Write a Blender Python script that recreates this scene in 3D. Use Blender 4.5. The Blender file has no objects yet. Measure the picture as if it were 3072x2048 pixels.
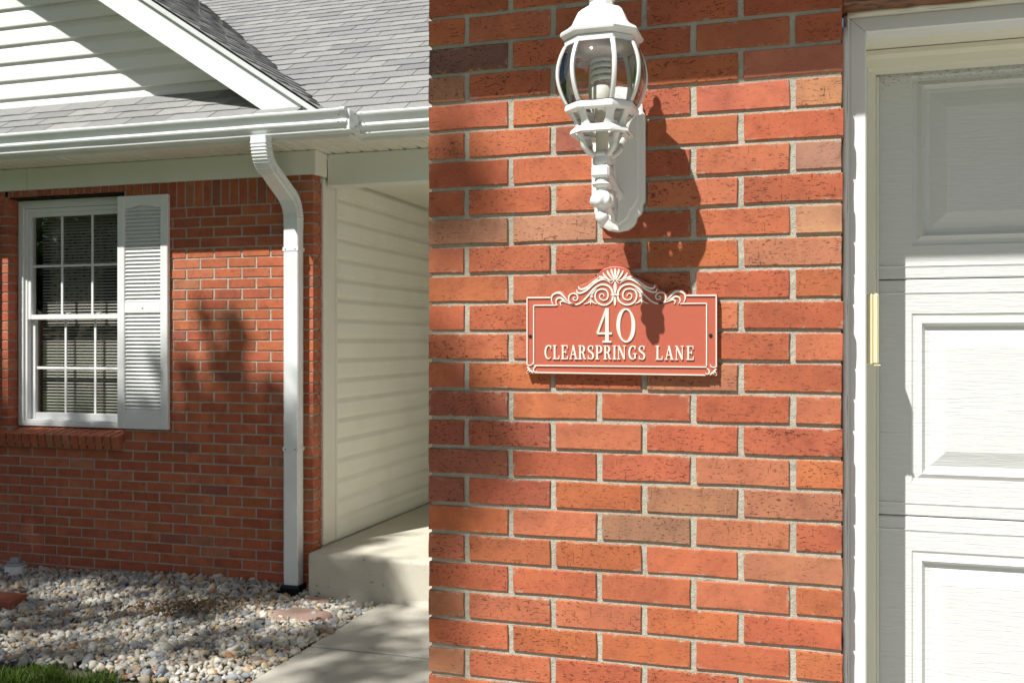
import bpy, math, random
import numpy as np
from mathutils import Matrix, Vector, Euler
R = math.radians
rng = random.Random(7)
nrg = np.random.default_rng(11)
scene = bpy.context.scene
col = scene.collection

# ------------------------------------------------------------------ camera
EYE = 1.6
YAW = 17.2
cam_d = bpy.data.cameras.new('camera')
cam_d.sensor_width = 36.0
cam_d.lens = 34.7
cam_d.shift_y = 0.0013
cam_d.clip_start = 0.05
cam_d.clip_end = 2000
cam_d.dof.use_dof = True
cam_d.dof.focus_distance = 2.2
cam_d.dof.aperture_fstop = 14.0
cam = bpy.data.objects.new('camera', cam_d)
cam.location = (0, 0, EYE)
cam.rotation_euler = (R(90), 0, R(YAW))
col.objects.link(cam)
scene.camera = cam

# ------------------------------------------------------------------ sun and sky
SX, SY, SZ = 0.46, 1.0, -1.42            # the way sunlight travels
sun_dir = Vector((SX, SY, SZ)).normalized()
elev = math.asin(-sun_dir.z)
world = bpy.data.worlds.new('World')
scene.world = world
world.use_nodes = True
wn = world.node_tree
wn.nodes.clear()
wo = wn.nodes.new('ShaderNodeOutputWorld')
wb = wn.nodes.new('ShaderNodeBackground')
sk = wn.nodes.new('ShaderNodeTexSky')
sk.sky_type = 'NISHITA'
sk.sun_disc = False
sk.sun_elevation = elev
sk.sun_rotation = math.atan2(-SX, -SY)
sk.air_density = 1.0
sk.dust_density = 1.6
sk.ozone_density = 1.0
wb.inputs['Strength'].default_value = 0.046
wn.links.new(sk.outputs[0], wb.inputs['Color'])
wn.links.new(wb.outputs[0], wo.inputs['Surface'])
sun_d = bpy.data.lights.new('sun', 'SUN')
sun_d.energy = 4.8
sun_d.angle = R(0.53)
sun_d.color = (1.0, 0.98, 0.94)
sun = bpy.data.objects.new('sun', sun_d)
sun.rotation_euler = sun_dir.to_track_quat('-Z', 'Y').to_euler()
sun.location = (-8, -14, 22)
col.objects.link(sun)
scene.view_settings.view_transform = 'Standard'
scene.view_settings.look = 'None'
scene.view_settings.gamma = 1.0
scene.view_settings.use_curve_mapping = False
scene.view_settings.exposure = 0.5
scene.render.engine = 'CYCLES'
scene.cycles.use_denoising = True
scene.cycles.max_bounces = 8
scene.cycles.transparent_max_bounces = 16

# ------------------------------------------------------------------ helpers
def link(o, parent=None, shift=None):
    col.objects.link(o)
    if parent is not None:
        o.parent = parent
        if parent.type == 'EMPTY':
            o.matrix_parent_inverse = Matrix.Translation(-Vector(parent.location))
    return o

def thing(name, label, cat, loc, group=None):
    o = bpy.data.objects.new(name, None)
    o.location = loc
    o.empty_display_size = 0.1
    col.objects.link(o)
    o['label'] = label
    o['category'] = cat
    if group:
        o['group'] = group
    return o

def tag(o, label=None, cat=None, group=None, kind=None):
    if label: o['label'] = label
    if cat: o['category'] = cat
    if group: o['group'] = group
    if kind: o['kind'] = kind
    return o

class MB:
    def __init__(s):
        s.v = []
        s.f = []
    def add(s, v, f):
        n = len(s.v)
        s.v.extend([tuple(p) for p in v])
        s.f.extend([tuple(i + n for i in q) for q in f])
        return s
    def box(s, x0, x1, y0, y1, z0, z1):
        v = [(x0, y0, z0), (x1, y0, z0), (x1, y1, z0), (x0, y1, z0), (x0, y0, z1), (x1, y0, z1), (x1, y1, z1), (x0, y1, z1)]
        f = [(3, 2, 1, 0), (4, 5, 6, 7), (0, 1, 5, 4), (1, 2, 6, 5), (2, 3, 7, 6), (3, 0, 4, 7)]
        return s.add(v, f)
    def cbox(s, x0, x1, y0, y1, z0, z1, c=0.003):
        """box with chamfered edges"""
        v = []
        for sx, X in ((0, x0), (1, x1)):
            for sy, Y in ((0, y0), (1, y1)):
                for sz, Z in ((0, z0), (1, z1)):
                    dx = c if sx == 0 else -c
                    dy = c if sy == 0 else -c
                    dz = c if sz == 0 else -c
                    v += [(X, Y + dy, Z + dz), (X + dx, Y, Z + dz), (X + dx, Y + dy, Z)]
        def I(a, b, d, k): return (a * 4 + b * 2 + d) * 3 + k
        f = []
        for a in (0, 1):
            q = [I(a, 0, 0, 0), I(a, 1, 0, 0), I(a, 1, 1, 0), I(a, 0, 1, 0)]
            f.append(q if a == 1 else q[::-1])
            q = [I(0, a, 0, 1), I(1, a, 0, 1), I(1, a, 1, 1), I(0, a, 1, 1)]
            f.append(q if a == 0 else q[::-1])
            q = [I(0, 0, a, 2), I(1, 0, a, 2), I(1, 1, a, 2), I(0, 1, a, 2)]
            f.append(q if a == 1 else q[::-1])
        for a in (0, 1):
            for b in (0, 1):
                f.append([I(a, b, 0, 0), I(a, b, 0, 1), I(a, b, 1, 1), I(a, b, 1, 0)])
                f.append([I(a, 0, b, 0), I(a, 0, b, 2), I(a, 1, b, 2), I(a, 1, b, 0)])
                f.append([I(0, a, b, 1), I(0, a, b, 2), I(1, a, b, 2), I(1, a, b, 1)])
                for d in (0, 1):
                    f.append([I(a, b, d, 0), I(a, b, d, 1), I(a, b, d, 2)])
        return s.add(v, f)
    def loft(s, rings, closed=True, caps=True):
        n = len(rings[0])
        v = [p for r in rings for p in r]
        f = []
        for i in range(len(rings) - 1):
            for j in range(n if closed else n - 1):
                k = (j + 1) % n
                f.append((i * n + j, i * n + k, (i + 1) * n + k, (i + 1) * n + j))
        if caps:
            f.append(tuple(range(n))[::-1])
            f.append(tuple((len(rings) - 1) * n + j for j in range(n)))
        return s.add(v, f)
    def tube(s, pts, rad, n=10, up=(0, 0, 1), caps=True):
        pts = [Vector(p) for p in pts]
        if not hasattr(rad, '__len__'):
            rad = [rad] * len(pts)
        rings = []
        for i, p in enumerate(pts):
            t = (pts[min(i + 1, len(pts) - 1)] - pts[max(i - 1, 0)]).normalized()
            u = Vector(up)
            if abs(t.dot(u)) > 0.97:
                u = Vector((0, 1, 0)) if abs(t.y) < 0.9 else Vector((1, 0, 0))
            a = t.cross(u).normalized()
            b = a.cross(t).normalized()
            rings.append([p + (a * math.cos(2 * math.pi * k / n) + b * math.sin(2 * math.pi * k / n)) * rad[i] for k in range(n)])
        return s.loft(rings, True, caps)
    def lathe(s, cx, cy, prof, n=24):
        rings = [[(cx + r * math.cos(2 * math.pi * k / n), cy + r * math.sin(2 * math.pi * k / n), z) for k in range(n)] for r, z in prof]
        return s.loft(rings)
    def prism(s, poly, y0, y1):
        """poly of (x,z), pushed from y0 (front) to y1"""
        n = len(poly)
        v = [(x, y0, z) for x, z in poly] + [(x, y1, z) for x, z in poly]
        f = [tuple(range(n)), tuple(range(2 * n - 1, n - 1, -1))]
        for i in range(n):
            j = (i + 1) % n
            f.append((j, i, n + i, n + j))
        return s.add(v, f)
    def mesh(s, name, fix=True):
        m = bpy.data.meshes.new(name)
        m.from_pydata(s.v, [], s.f)
        if fix:
            import bmesh
            b = bmesh.new()
            b.from_mesh(m)
            bmesh.ops.recalc_face_normals(b, faces=b.faces)
            b.to_mesh(m)
            b.free()
        m.update()
        return m
    def obj(s, name, mat, parent=None, smooth=None, fix=True):
        m = s.mesh(name, fix)
        if mat: m.materials.append(mat)
        if smooth is not None:
            if smooth >= 180:
                m.shade_smooth()
            else:
                m.shade_smooth()
                m.set_sharp_from_angle(angle=R(smooth))
        o = bpy.data.objects.new(name, m)
        return link(o, parent)

# ------------------------------------------------------------------ materials
class NT:
    def __init__(s, name):
        s.m = bpy.data.materials.new(name)
        s.m.use_nodes = True
        s.t = s.m.node_tree
        s.b = s.t.nodes['Principled BSDF']
        s.out = s.t.nodes['Material Output']
    def n(s, typ, **k):
        q = s.t.nodes.new('ShaderNode' + typ)
        for a, v in k.items():
            setattr(q, a, v)
        return q
    def l(s, a, b):
        s.t.links.new(a, b)
    def set(s, sock, v):
        if isinstance(v, bpy.types.NodeSocket):
            s.l(v, sock)
        else:
            sock.default_value = v
    def coord(s, kind='Object', scale=(1, 1, 1), offset=None):
        tc = s.n('TexCoord')
        mp = s.n('Mapping')
        mp.inputs['Scale'].default_value = scale
        s.l(tc.outputs[kind], mp.inputs['Vector'])
        if offset is not None:
            s.l(offset, mp.inputs['Location'])
        return mp.outputs[0]
    def noise(s, vec, scale, detail=4, rough=0.55, dist=0.0):
        q = s.n('TexNoise')
        q.inputs['Scale'].default_value = scale
        q.inputs['Detail'].default_value = detail
        q.inputs['Roughness'].default_value = rough
        q.inputs['Distortion'].default_value = dist
        if vec is not None: s.l(vec, q.inputs['Vector'])
        return q.outputs[0]
    def rng(s, v, a, b, c=0.0, d=1.0):
        q = s.n('MapRange')
        s.l(v, q.inputs[0])
        for i, x in enumerate((a, b, c, d)):
            q.inputs[i + 1].default_value = x
        return q.outputs[0]
    def math(s, op, a, b=0.0):
        q = s.n('Math', operation=op)
        s.set(q.inputs[0], a)
        s.set(q.inputs[1], b)
        return q.outputs[0]
    def mix(s, fac, a, b, mode='MIX'):
        q = s.n('Mix', data_type='RGBA', blend_type=mode)
        s.set(q.inputs[0], fac)
        s.set(q.inputs[6], a)
        s.set(q.inputs[7], b)
        return q.outputs[2]
    def ramp(s, fac, stops, mode='LINEAR'):
        q = s.n('ValToRGB')
        q.color_ramp.interpolation = mode
        e = q.color_ramp.elements
        while len(e) < len(stops): e.new(0.5)
        for i, (p, c) in enumerate(stops):
            e[i].position = p
            e[i].color = c if len(c) == 4 else (*c, 1)
        s.l(fac, q.inputs[0])
        return q.outputs[0]
    def bump(s, h, dist=0.002, strength=1.0, prev=None):
        q = s.n('Bump')
        q.inputs['Distance'].default_value = dist
        q.inputs['Strength'].default_value = strength
        s.l(h, q.inputs['Height'])
        if prev is not None: s.l(prev, q.inputs['Normal'])
        return q.outputs[0]
    def fin(s, color, rough=0.6, normal=None, spec=0.4):
        s.set(s.b.inputs['Base Color'], color if isinstance(color, bpy.types.NodeSocket) else (*color, 1))
        s.set(s.b.inputs['Roughness'], rough)
        s.b.inputs['Specular IOR Level'].default_value = spec
        if normal is not None: s.l(normal, s.b.inputs['Normal'])
        return s.m

def m_brick(name, island=False):
    t = NT(name)
    oi = t.n('ObjectInfo')
    if island:
        geo = t.n('NewGeometry')
        rnd = geo.outputs['Random Per Island']
        base = t.ramp(rnd, [(0, (.40, .105, .055)), (.3, (.43, .12, .066)), (.55, (.36, .095, .052)), (.8, (.45, .14, .075)), (1, (.38, .15, .08))])
    else:
        rnd = oi.outputs['Random']
        base = oi.outputs['Color']
    off = t.math('MULTIPLY', rnd, 37.0)
    cb = t.n('CombineXYZ')
    for i in range(3): t.l(off, cb.inputs[i])
    v1 = t.coord('Object', (1, 1, 1), cb.outputs[0])
    big = t.noise(v1, 9, 3, .6)
    c = t.mix(t.rng(big, .45, .70, 0, .6), base, t.mix(1.0, base, (.68, .70, .78, 1), 'MULTIPLY'))
    c = t.mix(t.rng(big, .30, .46, .7, 0), c, t.mix(1.0, base, (1.12, 1.22, 1.12, 1), 'MULTIPLY'))
    blot = t.noise(v1, 26, 3, .6)
    c = t.mix(t.rng(blot, .52, .72, 0, .45), c, t.mix(1.0, c, (.62, .58, .60, 1), 'MULTIPLY'))
    fine = t.noise(v1, 60, 4)
    c = t.mix(t.rng(fine, .3, .75, 0, .4), c, t.mix(1.0, c, (1.25, 1.2, 1.15, 1), 'MULTIPLY'))
    # torn pits of wire-cut clay: short dashes lying down, a few standing
    v2 = t.coord('Object', (.62, 1, 1.7), cb.outputs[0])
    p1 = t.noise(v2, 150, 3, .62, .5)
    pit = t.rng(p1, .60, .67, 0, 1)
    v3 = t.coord('Object', (3.6, 1, .42), cb.outputs[0])
    p2 = t.noise(v3, 75, 2, .5)
    crack = t.rng(p2, .69, .74, 0, .7)
    mask = t.rng(t.noise(v1, 17, 2), .36, .56, .25, 1)
    torn = t.rng(t.noise(cb.outputs[0], 3.7, 0), .42, .60, .25, 1)
    hole = t.math('MULTIPLY', t.math('MULTIPLY', t.math('MAXIMUM', pit, crack), mask), torn)
    c = t.mix(t.math('MULTIPLY', hole, .6), c, (.06, .025, .016, 1))
    h = t.math('SUBTRACT', t.math('MULTIPLY', fine, .35), hole)
    # worn bright arris at bottom edges
    g = t.n('TexCoord')
    sp = t.n('SeparateXYZ')
    t.l(g.outputs['Generated'], sp.inputs[0])
    edge = t.rng(sp.outputs[2], .02, .09, 1, 0)
    ex = t.math('MULTIPLY', t.math('MINIMUM', sp.outputs[0], t.math('SUBTRACT', 1.0, sp.outputs[0])), 3.4)
    ez = t.math('MINIMUM', sp.outputs[2], t.math('SUBTRACT', 1.0, sp.outputs[2]))
    near = t.rng(t.math('MINIMUM', ex, ez), .0, .14, 1, 0)
    smear = t.math('MULTIPLY', near, t.rng(t.noise(v1, 38, 4, .65), .56, .66, 0, .75))
    c = t.mix(smear, c, (.42, .37, .29, 1))
    chip = t.math('MULTIPLY', edge, t.rng(t.noise(v1, 45, 3), .52, .62, 0, .6))
    c = t.mix(chip, c, (.50, .19, .06, 1))
    return t.fin(c, .82, t.bump(h, .003, 1.0), .25)

def m_mortar():
    t = NT('mortar')
    v = t.coord('Object')
    a = t.noise(v, 420, 3, .7)
    b = t.noise(v, 6, 3)
    c = t.mix(t.rng(b, .3, .7), (.44, .41, .33, 1), (.53, .50, .41, 1))
    c = t.mix(t.rng(a, .55, .75, 0, .45), c, (.22, .205, .165, 1))
    c = t.mix(t.rng(t.noise(v, 22, 4, .6), .58, .72, 0, .5), c, (.26, .235, .19, 1))
    return t.fin(c, .95, t.bump(t.math('ADD', a, t.math('MULTIPLY', t.noise(v, 70, 4, .65), 2.0)), .0028, 1.0), .1)

def m_vinyl(name, colr, rough=.45, scale=(1, 1, 1), bumpd=.0006, dirt=.12, wave=0.0):
    t = NT(name)
    v = t.coord('Object', scale)
    n1 = t.noise(v, 3.0, 5, .6)
    n2 = t.noise(v, 140, 3, .6)
    dark = tuple(x * k for x, k in zip(colr, (.80, .78, .70)))
    c = t.mix(t.rng(n1, .48, .8, 0, dirt * 2.5), (*colr, 1), (*dark, 1))
    if name == 'cream_siding':
        vs = t.coord('Object', (1, 2.2, 1.0))
        c = t.mix(t.rng(t.noise(vs, 2.6, 4, .6), .66, .76, 0, .18), c, (.58, .47, .27, 1))
    h = n2
    nrm = t.bump(h, bumpd, .5)
    if wave:
        nrm = t.bump(t.noise(v, 5.0, 2), wave, .6, nrm)
    return t.fin(c, rough, nrm, .4)

def m_door():
    t = NT('garage_door_paint')
    v = t.coord('Object', (7.0, 1, 95))
    g = t.noise(v, 2.3, 4, .55, .7)
    v2 = t.coord('Object')
    c = t.mix(t.rng(t.noise(v2, 5, 4), .45, .8, 0, .3), (.63, .64, .625, 1), (.575, .58, .545, 1))
    line = t.rng(g, .60, .74, 0, .09)
    c = t.mix(line, c, (.52, .52, .46, 1))
    sp = t.n('SeparateXYZ')
    tc = t.n('TexCoord')
    t.l(tc.outputs['Object'], sp.inputs[0])
    top = t.rng(sp.outputs[2], 2.165, 2.212, 0, .16)
    vs = t.coord('Object', (1, 1, 1.8))
    fleck = t.rng(t.math('ADD', t.noise(vs, 130, 4, .7), top), .71, .76, 0, .55)
    c = t.mix(fleck, c, (.13, .12, .095, 1))
    scuff = t.rng(t.noise(v2, 38, 4, .65), .70, .76, 0, .35)
    c = t.mix(scuff, c, (.40, .39, .35, 1))
    return t.fin(c, .42, t.bump(g, .0024, .7), .4)

def m_shingle(name, island=False):
    t = NT(name)
    if island:
        rnd = t.n('NewGeometry').outputs['Random Per Island']
    else:
        rnd = t.n('ObjectInfo').outputs['Random']
    base = t.ramp(rnd, [(0, (.20, .20, .195)), (.25, (.29, .287, .275)), (.5, (.24, .242, .24)), (.75, (.33, .325, .308)), (1, (.26, .256, .242))])
    v = t.coord('Object')
    gr = t.noise(v, 120, 4, .8)
    pa = t.noise(v, 9, 3)
    c = t.mix(t.rng(pa, .35, .7, 0, .35), base, (.22, .222, .222, 1))
    c = t.mix(t.rng(gr, .48, .66, 0, .6), c, (.12, .12, .12, 1))
    c = t.mix(t.rng(gr, .28, .42, .45, 0), c, (.50, .48, .45, 1))
    return t.fin(c, .95, t.bump(gr, .002, .7), .15)

def m_concrete(name, a, b):
    t = NT(name)
    v = t.coord('Object')
    n1 = t.noise(v, 2.2, 5, .6)
    n2 = t.noise(v, 160, 4, .7)
    c = t.mix(t.rng(n1, .35, .7), (*a, 1), (*b, 1))
    c = t.mix(t.rng(n2, .56, .72, 0, .45), c, (.16, .145, .115, 1))
    spot = t.rng(t.noise(v, 24, 2), .70, .76, 0, .55)
    c = t.mix(spot, c, (.13, .115, .09, 1))
    return t.fin(c, .92, t.bump(n2, .002, .6), .2)

def m_plain(name, c, rough=.5, spec=.4, metal=0.0, nscale=0, nd=.001):
    t = NT(name)
    nrm = None
    cc = c
    if nscale:
        v = t.coord('Object')
        n = t.noise(v, nscale, 4, .6)
        nrm = t.bump(n, nd, .7)
        cc = t.mix(t.rng(n, .35, .75, 0, .5), (*c, 1), (*(x * .72 for x in c), 1))
    t.b.inputs['Metallic'].default_value = metal
    return t.fin(cc, rough, nrm, spec)

def m_glass(name, tint=(1, 1, 1), rough=0.0, ior=1.5, gain=1.7):
    t = NT(name)
    t.t.nodes.remove(t.b)
    tr = t.n('BsdfTransparent')
    tr.inputs[0].default_value = (*tint, 1)
    gl = t.n('BsdfGlossy')
    gl.inputs['Roughness'].default_value = rough
    fr = t.n('Fresnel')
    fr.inputs[0].default_value = ior
    mx = t.n('MixShader')
    f2 = t.math('MINIMUM', t.math('MULTIPLY', fr.outputs[0], gain), 1.0)
    t.l(f2, mx.inputs[0])
    t.l(tr.outputs[0], mx.inputs[1])
    t.l(gl.outputs[0], mx.inputs[2])
    t.l(mx.outputs[0], t.out.inputs[0])
    return t.m

def m_pebble():
    t = NT('pebble')
    rnd = t.n('NewGeometry').outputs['Random Per Island']
    st = [(.0, (.36, .34, .29)), (.1, (.46, .43, .36)), (.2, (.28, .29, .29)), (.3, (.52, .49, .42)), (.38, (.22, .235, .25)), (.46, (.45, .38, .27)),
          (.55, (.40, .385, .345)), (.63, (.58, .56, .51)), (.7, (.33, .30, .24)), (.77, (.43, .33, .20)), (.83, (.30, .32, .34)), (.88, (.37, .20, .10)), (.91, (.48, .45, .38)), (.95, (.30, .23, .19)), (.975, (.60, .57, .50))]
    base = t.ramp(rnd, st, 'CONSTANT')
    v = t.coord('Object')
    n = t.noise(v, 55, 4, .6)
    n2 = t.noise(v, 400, 3, .6)
    c = t.mix(t.rng(n, .35, .7, 0, .45), base, t.mix(1.0, base, (.66, .62, .55, 1), 'MULTIPLY'))
    return t.fin(c, .72, t.bump(t.math('ADD', n, t.math('MULTIPLY', n2, .3)), .0015, .6), .35)

def m_leaf(name, c1, c2, trans=.25):
    t = NT(name)
    rnd = t.n('NewGeometry').outputs['Random Per Island']
    c = t.mix(rnd, (*c1, 1), (*c2, 1))
    t.fin(c, .55, None, .35)
    if trans:
        tl = t.n('BsdfTranslucent')
        t.l(c, tl.inputs[0])
        mx = t.n('MixShader')
        mx.inputs[0].default_value = trans
        t.l(t.b.outputs[0], mx.inputs[1])
        t.l(tl.outputs[0], mx.inputs[2])
        t.l(mx.outputs[0], t.out.inputs[0])
    return t.m

def m_ground():
    t = NT('lawn_grass')
    v = t.coord('Object')
    n = t.noise(v, 3, 6, .65)
    n2 = t.noise(v, 60, 4, .7)
    c = t.mix(t.rng(n, .35, .65), (.045, .085, .018, 1), (.085, .13, .03, 1))
    c = t.mix(t.rng(n2, .4, .7, 0, .5), c, (.03, .05, .012, 1))
    return t.fin(c, .95, t.bump(n2, .02, .8), .1)

def m_soil():
    t = NT('soil')
    v = t.coord('Object')
    n = t.noise(v, 90, 5, .7)
    c = t.mix(n, (.07, .06, .045, 1), (.20, .18, .145, 1))
    return t.fin(c, .95, t.bump(n, .01, .8), .1)

def m_metalpaint(name, c, flecks=(.03, .025, .02)):
    t = NT(name)
    v = t.coord('Object', (4, 6, 28))
    n = t.noise(v, 9, 4, .65, .4)
    cc = t.mix(t.rng(n, .52, .60, 0, .9), (*c, 1), (*flecks, 1))
    return t.fin(cc, .45, t.bump(n, .001, .5), .5)

def m_trim():
    """painted brickmould: dark specks and peeled bits"""
    t = NT('trim_paint')
    v = t.coord('Object')
    n = t.noise(v, 26, 4, .6, .3)
    n2 = t.noise(v, 120, 3, .6)
    c = t.mix(t.rng(t.noise(v, 4, 4), .4, .8, 0, .3), (.74, .745, .725, 1), (.64, .635, .56, 1))
    c = t.mix(t.rng(n, .735, .76, 0, .8), c, (.13, .11, .085, 1))
    return t.fin(c, .5, t.bump(t.math('ADD', t.noise(v, 30, 3), t.math('MULTIPLY', n2, .4)), .0009, .5), .4)

def m_bark():
    t = NT('bark')
    v = t.coord('Object', (6, 6, 1))
    n = t.noise(v, 5, 5, .7)
    c = t.mix(n, (.07, .055, .04, 1), (.19, .16, .125, 1))
    return t.fin(c, .95, t.bump(n, .02, .9), .1)

def m_sign(name, c, speck=False):
    t = NT(name)
    v = t.coord('Object')
    n = t.noise(v, 90, 3, .6)
    cc = t.mix(t.rng(t.noise(v, 14, 3), .4, .75, 0, .3), (*c, 1), (*(x * 1.12 for x in c), 1))
    if speck:
        cc = t.mix(t.rng(t.noise(v, 900, 2, .6), .60, .66, 0, .55), cc, (.42, .24, .17, 1))
    return t.fin(cc, .42, t.bump(n, .0007, .5), .5)

M_BRICK = m_brick('brick_clay')
M_BRICK_S = m_brick('brick_clay_mass', True)
M_MORTAR = m_mortar()
M_WHITE = m_vinyl('white_vinyl', (.76, .765, .745), .42)
M_SIDING = m_vinyl('white_siding', (.74, .74, .705), .42, (1, 1, 1), .0008, .10)
M_CREAM = m_vinyl('cream_siding', (.88, .86, .76), .45, (1, 1, 1), .0008, .16)
M_CORNER = m_vinyl('cream_post', (.78, .76, .67), .45)
M_GUTTER = m_vinyl('gutter_aluminium', (.76, .785, .77), .3, (1, 1, 1), .0005, .26, .004)
M_SOFFIT = m_vinyl('soffit_vinyl', (.78, .74, .62), .5)
M_FRIEZE = m_vinyl('frieze_paint', (.74, .75, .68), .45)
M_TRIM = m_trim()
M_STOP = m_vinyl('stop_vinyl', (.78, .755, .64), .5)
M_DOOR = m_door()
M_SHING = m_shingle('shingle')
M_SHING_S = m_shingle('shingle_mass', True)
M_CONC = m_concrete('concrete_walk', (.40, .375, .315), (.48, .455, .39))
M_PORCH = m_concrete('concrete_porch', (.47, .44, .355), (.55, .52, .43))
M_DRIVE = m_concrete('concrete_drive', (.38, .365, .325), (.44, .425, .385))
M_LAMP = m_vinyl('lamp_white', (.76, .76, .735), .34, (1, 1, 1), .0002, .05)
M_GLASS = m_glass('lamp_glass', (.96, .98, .97), 0.025, 1.5, 2.0)
M_PANE = m_glass('window_glass', (.98, .985, .98), 0.0, 1.45, .55)
M_BULB = m_plain('bulb_glass', (.74, .74, .70), .25, .5)
M_SOCKET = m_plain('socket_plastic', (.74, .71, .62), .4, .4)
M_SIGN = m_sign('sign_terracotta', (.45, .110, .066))
M_LETTER = m_sign('sign_letters', (.78, .72, .63), True)
M_SCREW = m_plain('screw_dark', (.05, .045, .04), .4, .5, .6)
M_KEYPAD = m_plain('keypad_cream', (.74, .66, .42), .4, .45)
M_LINTEL = m_metalpaint('lintel_brown', (.22, .085, .04))
M_BLACK = m_plain('black_plastic', (.012, .012, .013), .4, .4)
M_BLIND = m_plain('blind_slat', (.60, .57, .50), .5, .4)
M_CURTAIN = m_leaf('lace', (.42, .37, .29), (.42, .37, .29), .4)
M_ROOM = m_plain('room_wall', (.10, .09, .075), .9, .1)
M_DARK = m_plain('dark_gap', (.03, .027, .022), .9, .1)
M_PEB = m_pebble()
M_SOIL = m_soil()
M_LAWN = m_ground()
M_BLADE = m_leaf('grass_blade', (.06, .13, .012), (.17, .25, .035), .3)
M_LEAF = m_leaf('tree_leaf', (.035, .075, .018), (.07, .12, .03), .3)
M_DRY = m_leaf('dry_leaf', (.15, .095, .055), (.33, .23, .13), .1)
M_TWIG = m_plain('twig', (.14, .10, .065), .9, .1)
M_BARK = m_bark()
M_PVC = m_plain('pvc_white', (.72, .73, .71), .4, .4)
M_PVCG = m_plain('pvc_grey', (.34, .36, .36), .5, .4)
M_PAVER = m_plain('paver_red', (.34, .12, .075), .9, .15, 0, 130, .004)
M_STONE = m_plain('stone_brown', (.30, .205, .165), .9, .15, 0, 70, .006)

# ------------------------------------------------------------------ plan of the house (metres)
GY = 2.19                    # garage brick face
GX0, GX1 = -0.886, 0.0517    # garage brick pier
HY = 5.615                   # house brick face
HX = -3.06                   # house brick corner
CH = 0.0677                  # brick course
ZE = 2.95                    # eave height
P = 0.66                     # roof pitch
house = thing('house', 'brick house wing with white siding gable, shuttered window and grey shingle roof', 'house', (-6.0, 7.5, 0))
garage = thing('garage', 'brick garage with white panelled door, brown lintel and pale jamb trim', 'garage', (0.6, 4.0, 0))

# ------------------------------------------------------------------ ground and paving
g = MB().box(-400, 400, -400, 400, -1.0, -0.03).obj('ground', M_LAWN)
tag(g, 'green lawn ground running out past the house', 'lawn', kind='structure')
g = MB().box(-9.0, -2.53, 3.90, 5.60, -0.2, -0.012).obj('gravel_bed', M_SOIL)
tag(g, 'brown soil bed under the pebbles along the brick house', 'ground', kind='structure')

walk = MB().box(-2.50, -0.93, 2.6, 5.44, -0.2, 0.005).obj('walkway', M_SOIL)
tag(walk, 'grey concrete walkway leading to the porch step', 'walkway', kind='structure')
def slab(name, x0, x1, y0, y1, z0, z1, mat, parent, c=.004):
    return MB().cbox(x0, x1, y0, y1, z0, z1, c).obj(name, mat, parent)
slab('slab', -2.52, -0.92, 4.590, 5.47, -0.15, 0.03, M_CONC, walk)
slab('slab', -2.52, -0.92, 3.20, 4.574, -0.15, 0.027, M_CONC, walk)
slab('slab', -2.52, -0.92, 1.80, 3.19, -0.15, 0.03, M_CONC, walk)
slab('slab', -2.52, -0.92, 0.40, 1.79, -0.15, 0.028, M_CONC, walk)
drv = MB().cbox(-0.90, 5.6, -9.0, 2.62, -0.25, 0.095, .012).obj('driveway', M_DRIVE)
tag(drv, 'pale concrete driveway in front of the garage door', 'driveway', kind='structure')

def porch_slab():
    m = MB()
    pr = []
    r = .028
    y0, z1 = 5.485, .293
    pr = [(8.4, -.2), (8.4, z1 + .005)]
    for k in range(7):
        a = R(90 + 15 * k)
        pr.append((y0 + r + r * math.cos(a), z1 - r + r * math.sin(a)))
    pr.append((y0 + .004, -.2))
    xs = [-3.02, -2.2, -1.5, -0.9]
    rings = []
    for i, x in enumerate(xs):
        rings.append([(x, y, z) for y, z in pr])
    m.loft(rings)
    return m
ps = porch_slab().obj('porch_slab', M_PORCH, None, 40)
tag(ps, 'pale concrete porch slab with rounded step edge beside the siding', 'step', kind='structure')
# broken mortar fillet where the step meets the walk
fl = MB()
xs = np.linspace(-2.36, -1.2, 18)
rings = []
for x in xs:
    a = .02 + .012 * rng.random(); b = .025 + .02 * rng.random()
    rings.append([(x, 5.50, .02), (x, 5.47 - a, .025), (x, 5.475 - a * .5, .03 + b * .5), (x, 5.50, .03 + b)])
fl.loft(rings)
fo = fl.obj('mortar_fillet', M_CONC, ps)

# ------------------------------------------------------------------ bricks
def brick_mesh(L, H, D, seed, jit=.0009):
    q = random.Random(seed)
    a, b = L / 2, H / 2
    n = 3 if L > .12 else 2
    per = []
    for k in range(n): per.append((-a + 2 * a * k / n, -b))
    per.append((a, -b)); per.append((a, 0))
    for k in range(n): per.append((a - 2 * a * k / n, b))
    per.append((-a, b)); per.append((-a, 0))
    # drop duplicate corners, keep order
    p2 = []
    for x, z in per:
        x += q.uniform(-jit, jit) * 1.2; z += q.uniform(-jit, jit)
        p2.append((x, z))
    c = .0016
    m = MB()
    r0 = [(x - math.copysign(c, x) * (abs(x) > a * .9), 0.0, z - math.copysign(c, z) * (abs(z) > b * .9)) for x, z in p2]
    r1 = [(x, c, z) for x, z in p2]
    r2 = [(x, D, z) for x, z in p2]
    m.loft([r0, r1, r2], True, False)
    nn = len(p2)
    m.f.append(tuple(range(nn))[::-1])
    return m
BR = {}
def brick_data(L, H, D, mat):
    k = (round(L, 4), round(H, 4), round(D, 3))
    if k not in BR:
        BR[k] = []
        for i in range(4):
            me = brick_mesh(L, H, D, hash(k) % 1000 + i).mesh('brick')
            me.materials.append(mat)
            BR[k].append(me)
    return rng.choice(BR[k])
TONES = [(.42, .116, .056), (.43, .126, .061), (.40, .106, .053), (.44, .138, .070), (.41, .112, .060), (.42, .124, .052), (.43, .132, .058)]
ODD = [(.38, .15, .085), (.31, .105, .068), (.42, .165, .09)]
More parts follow.
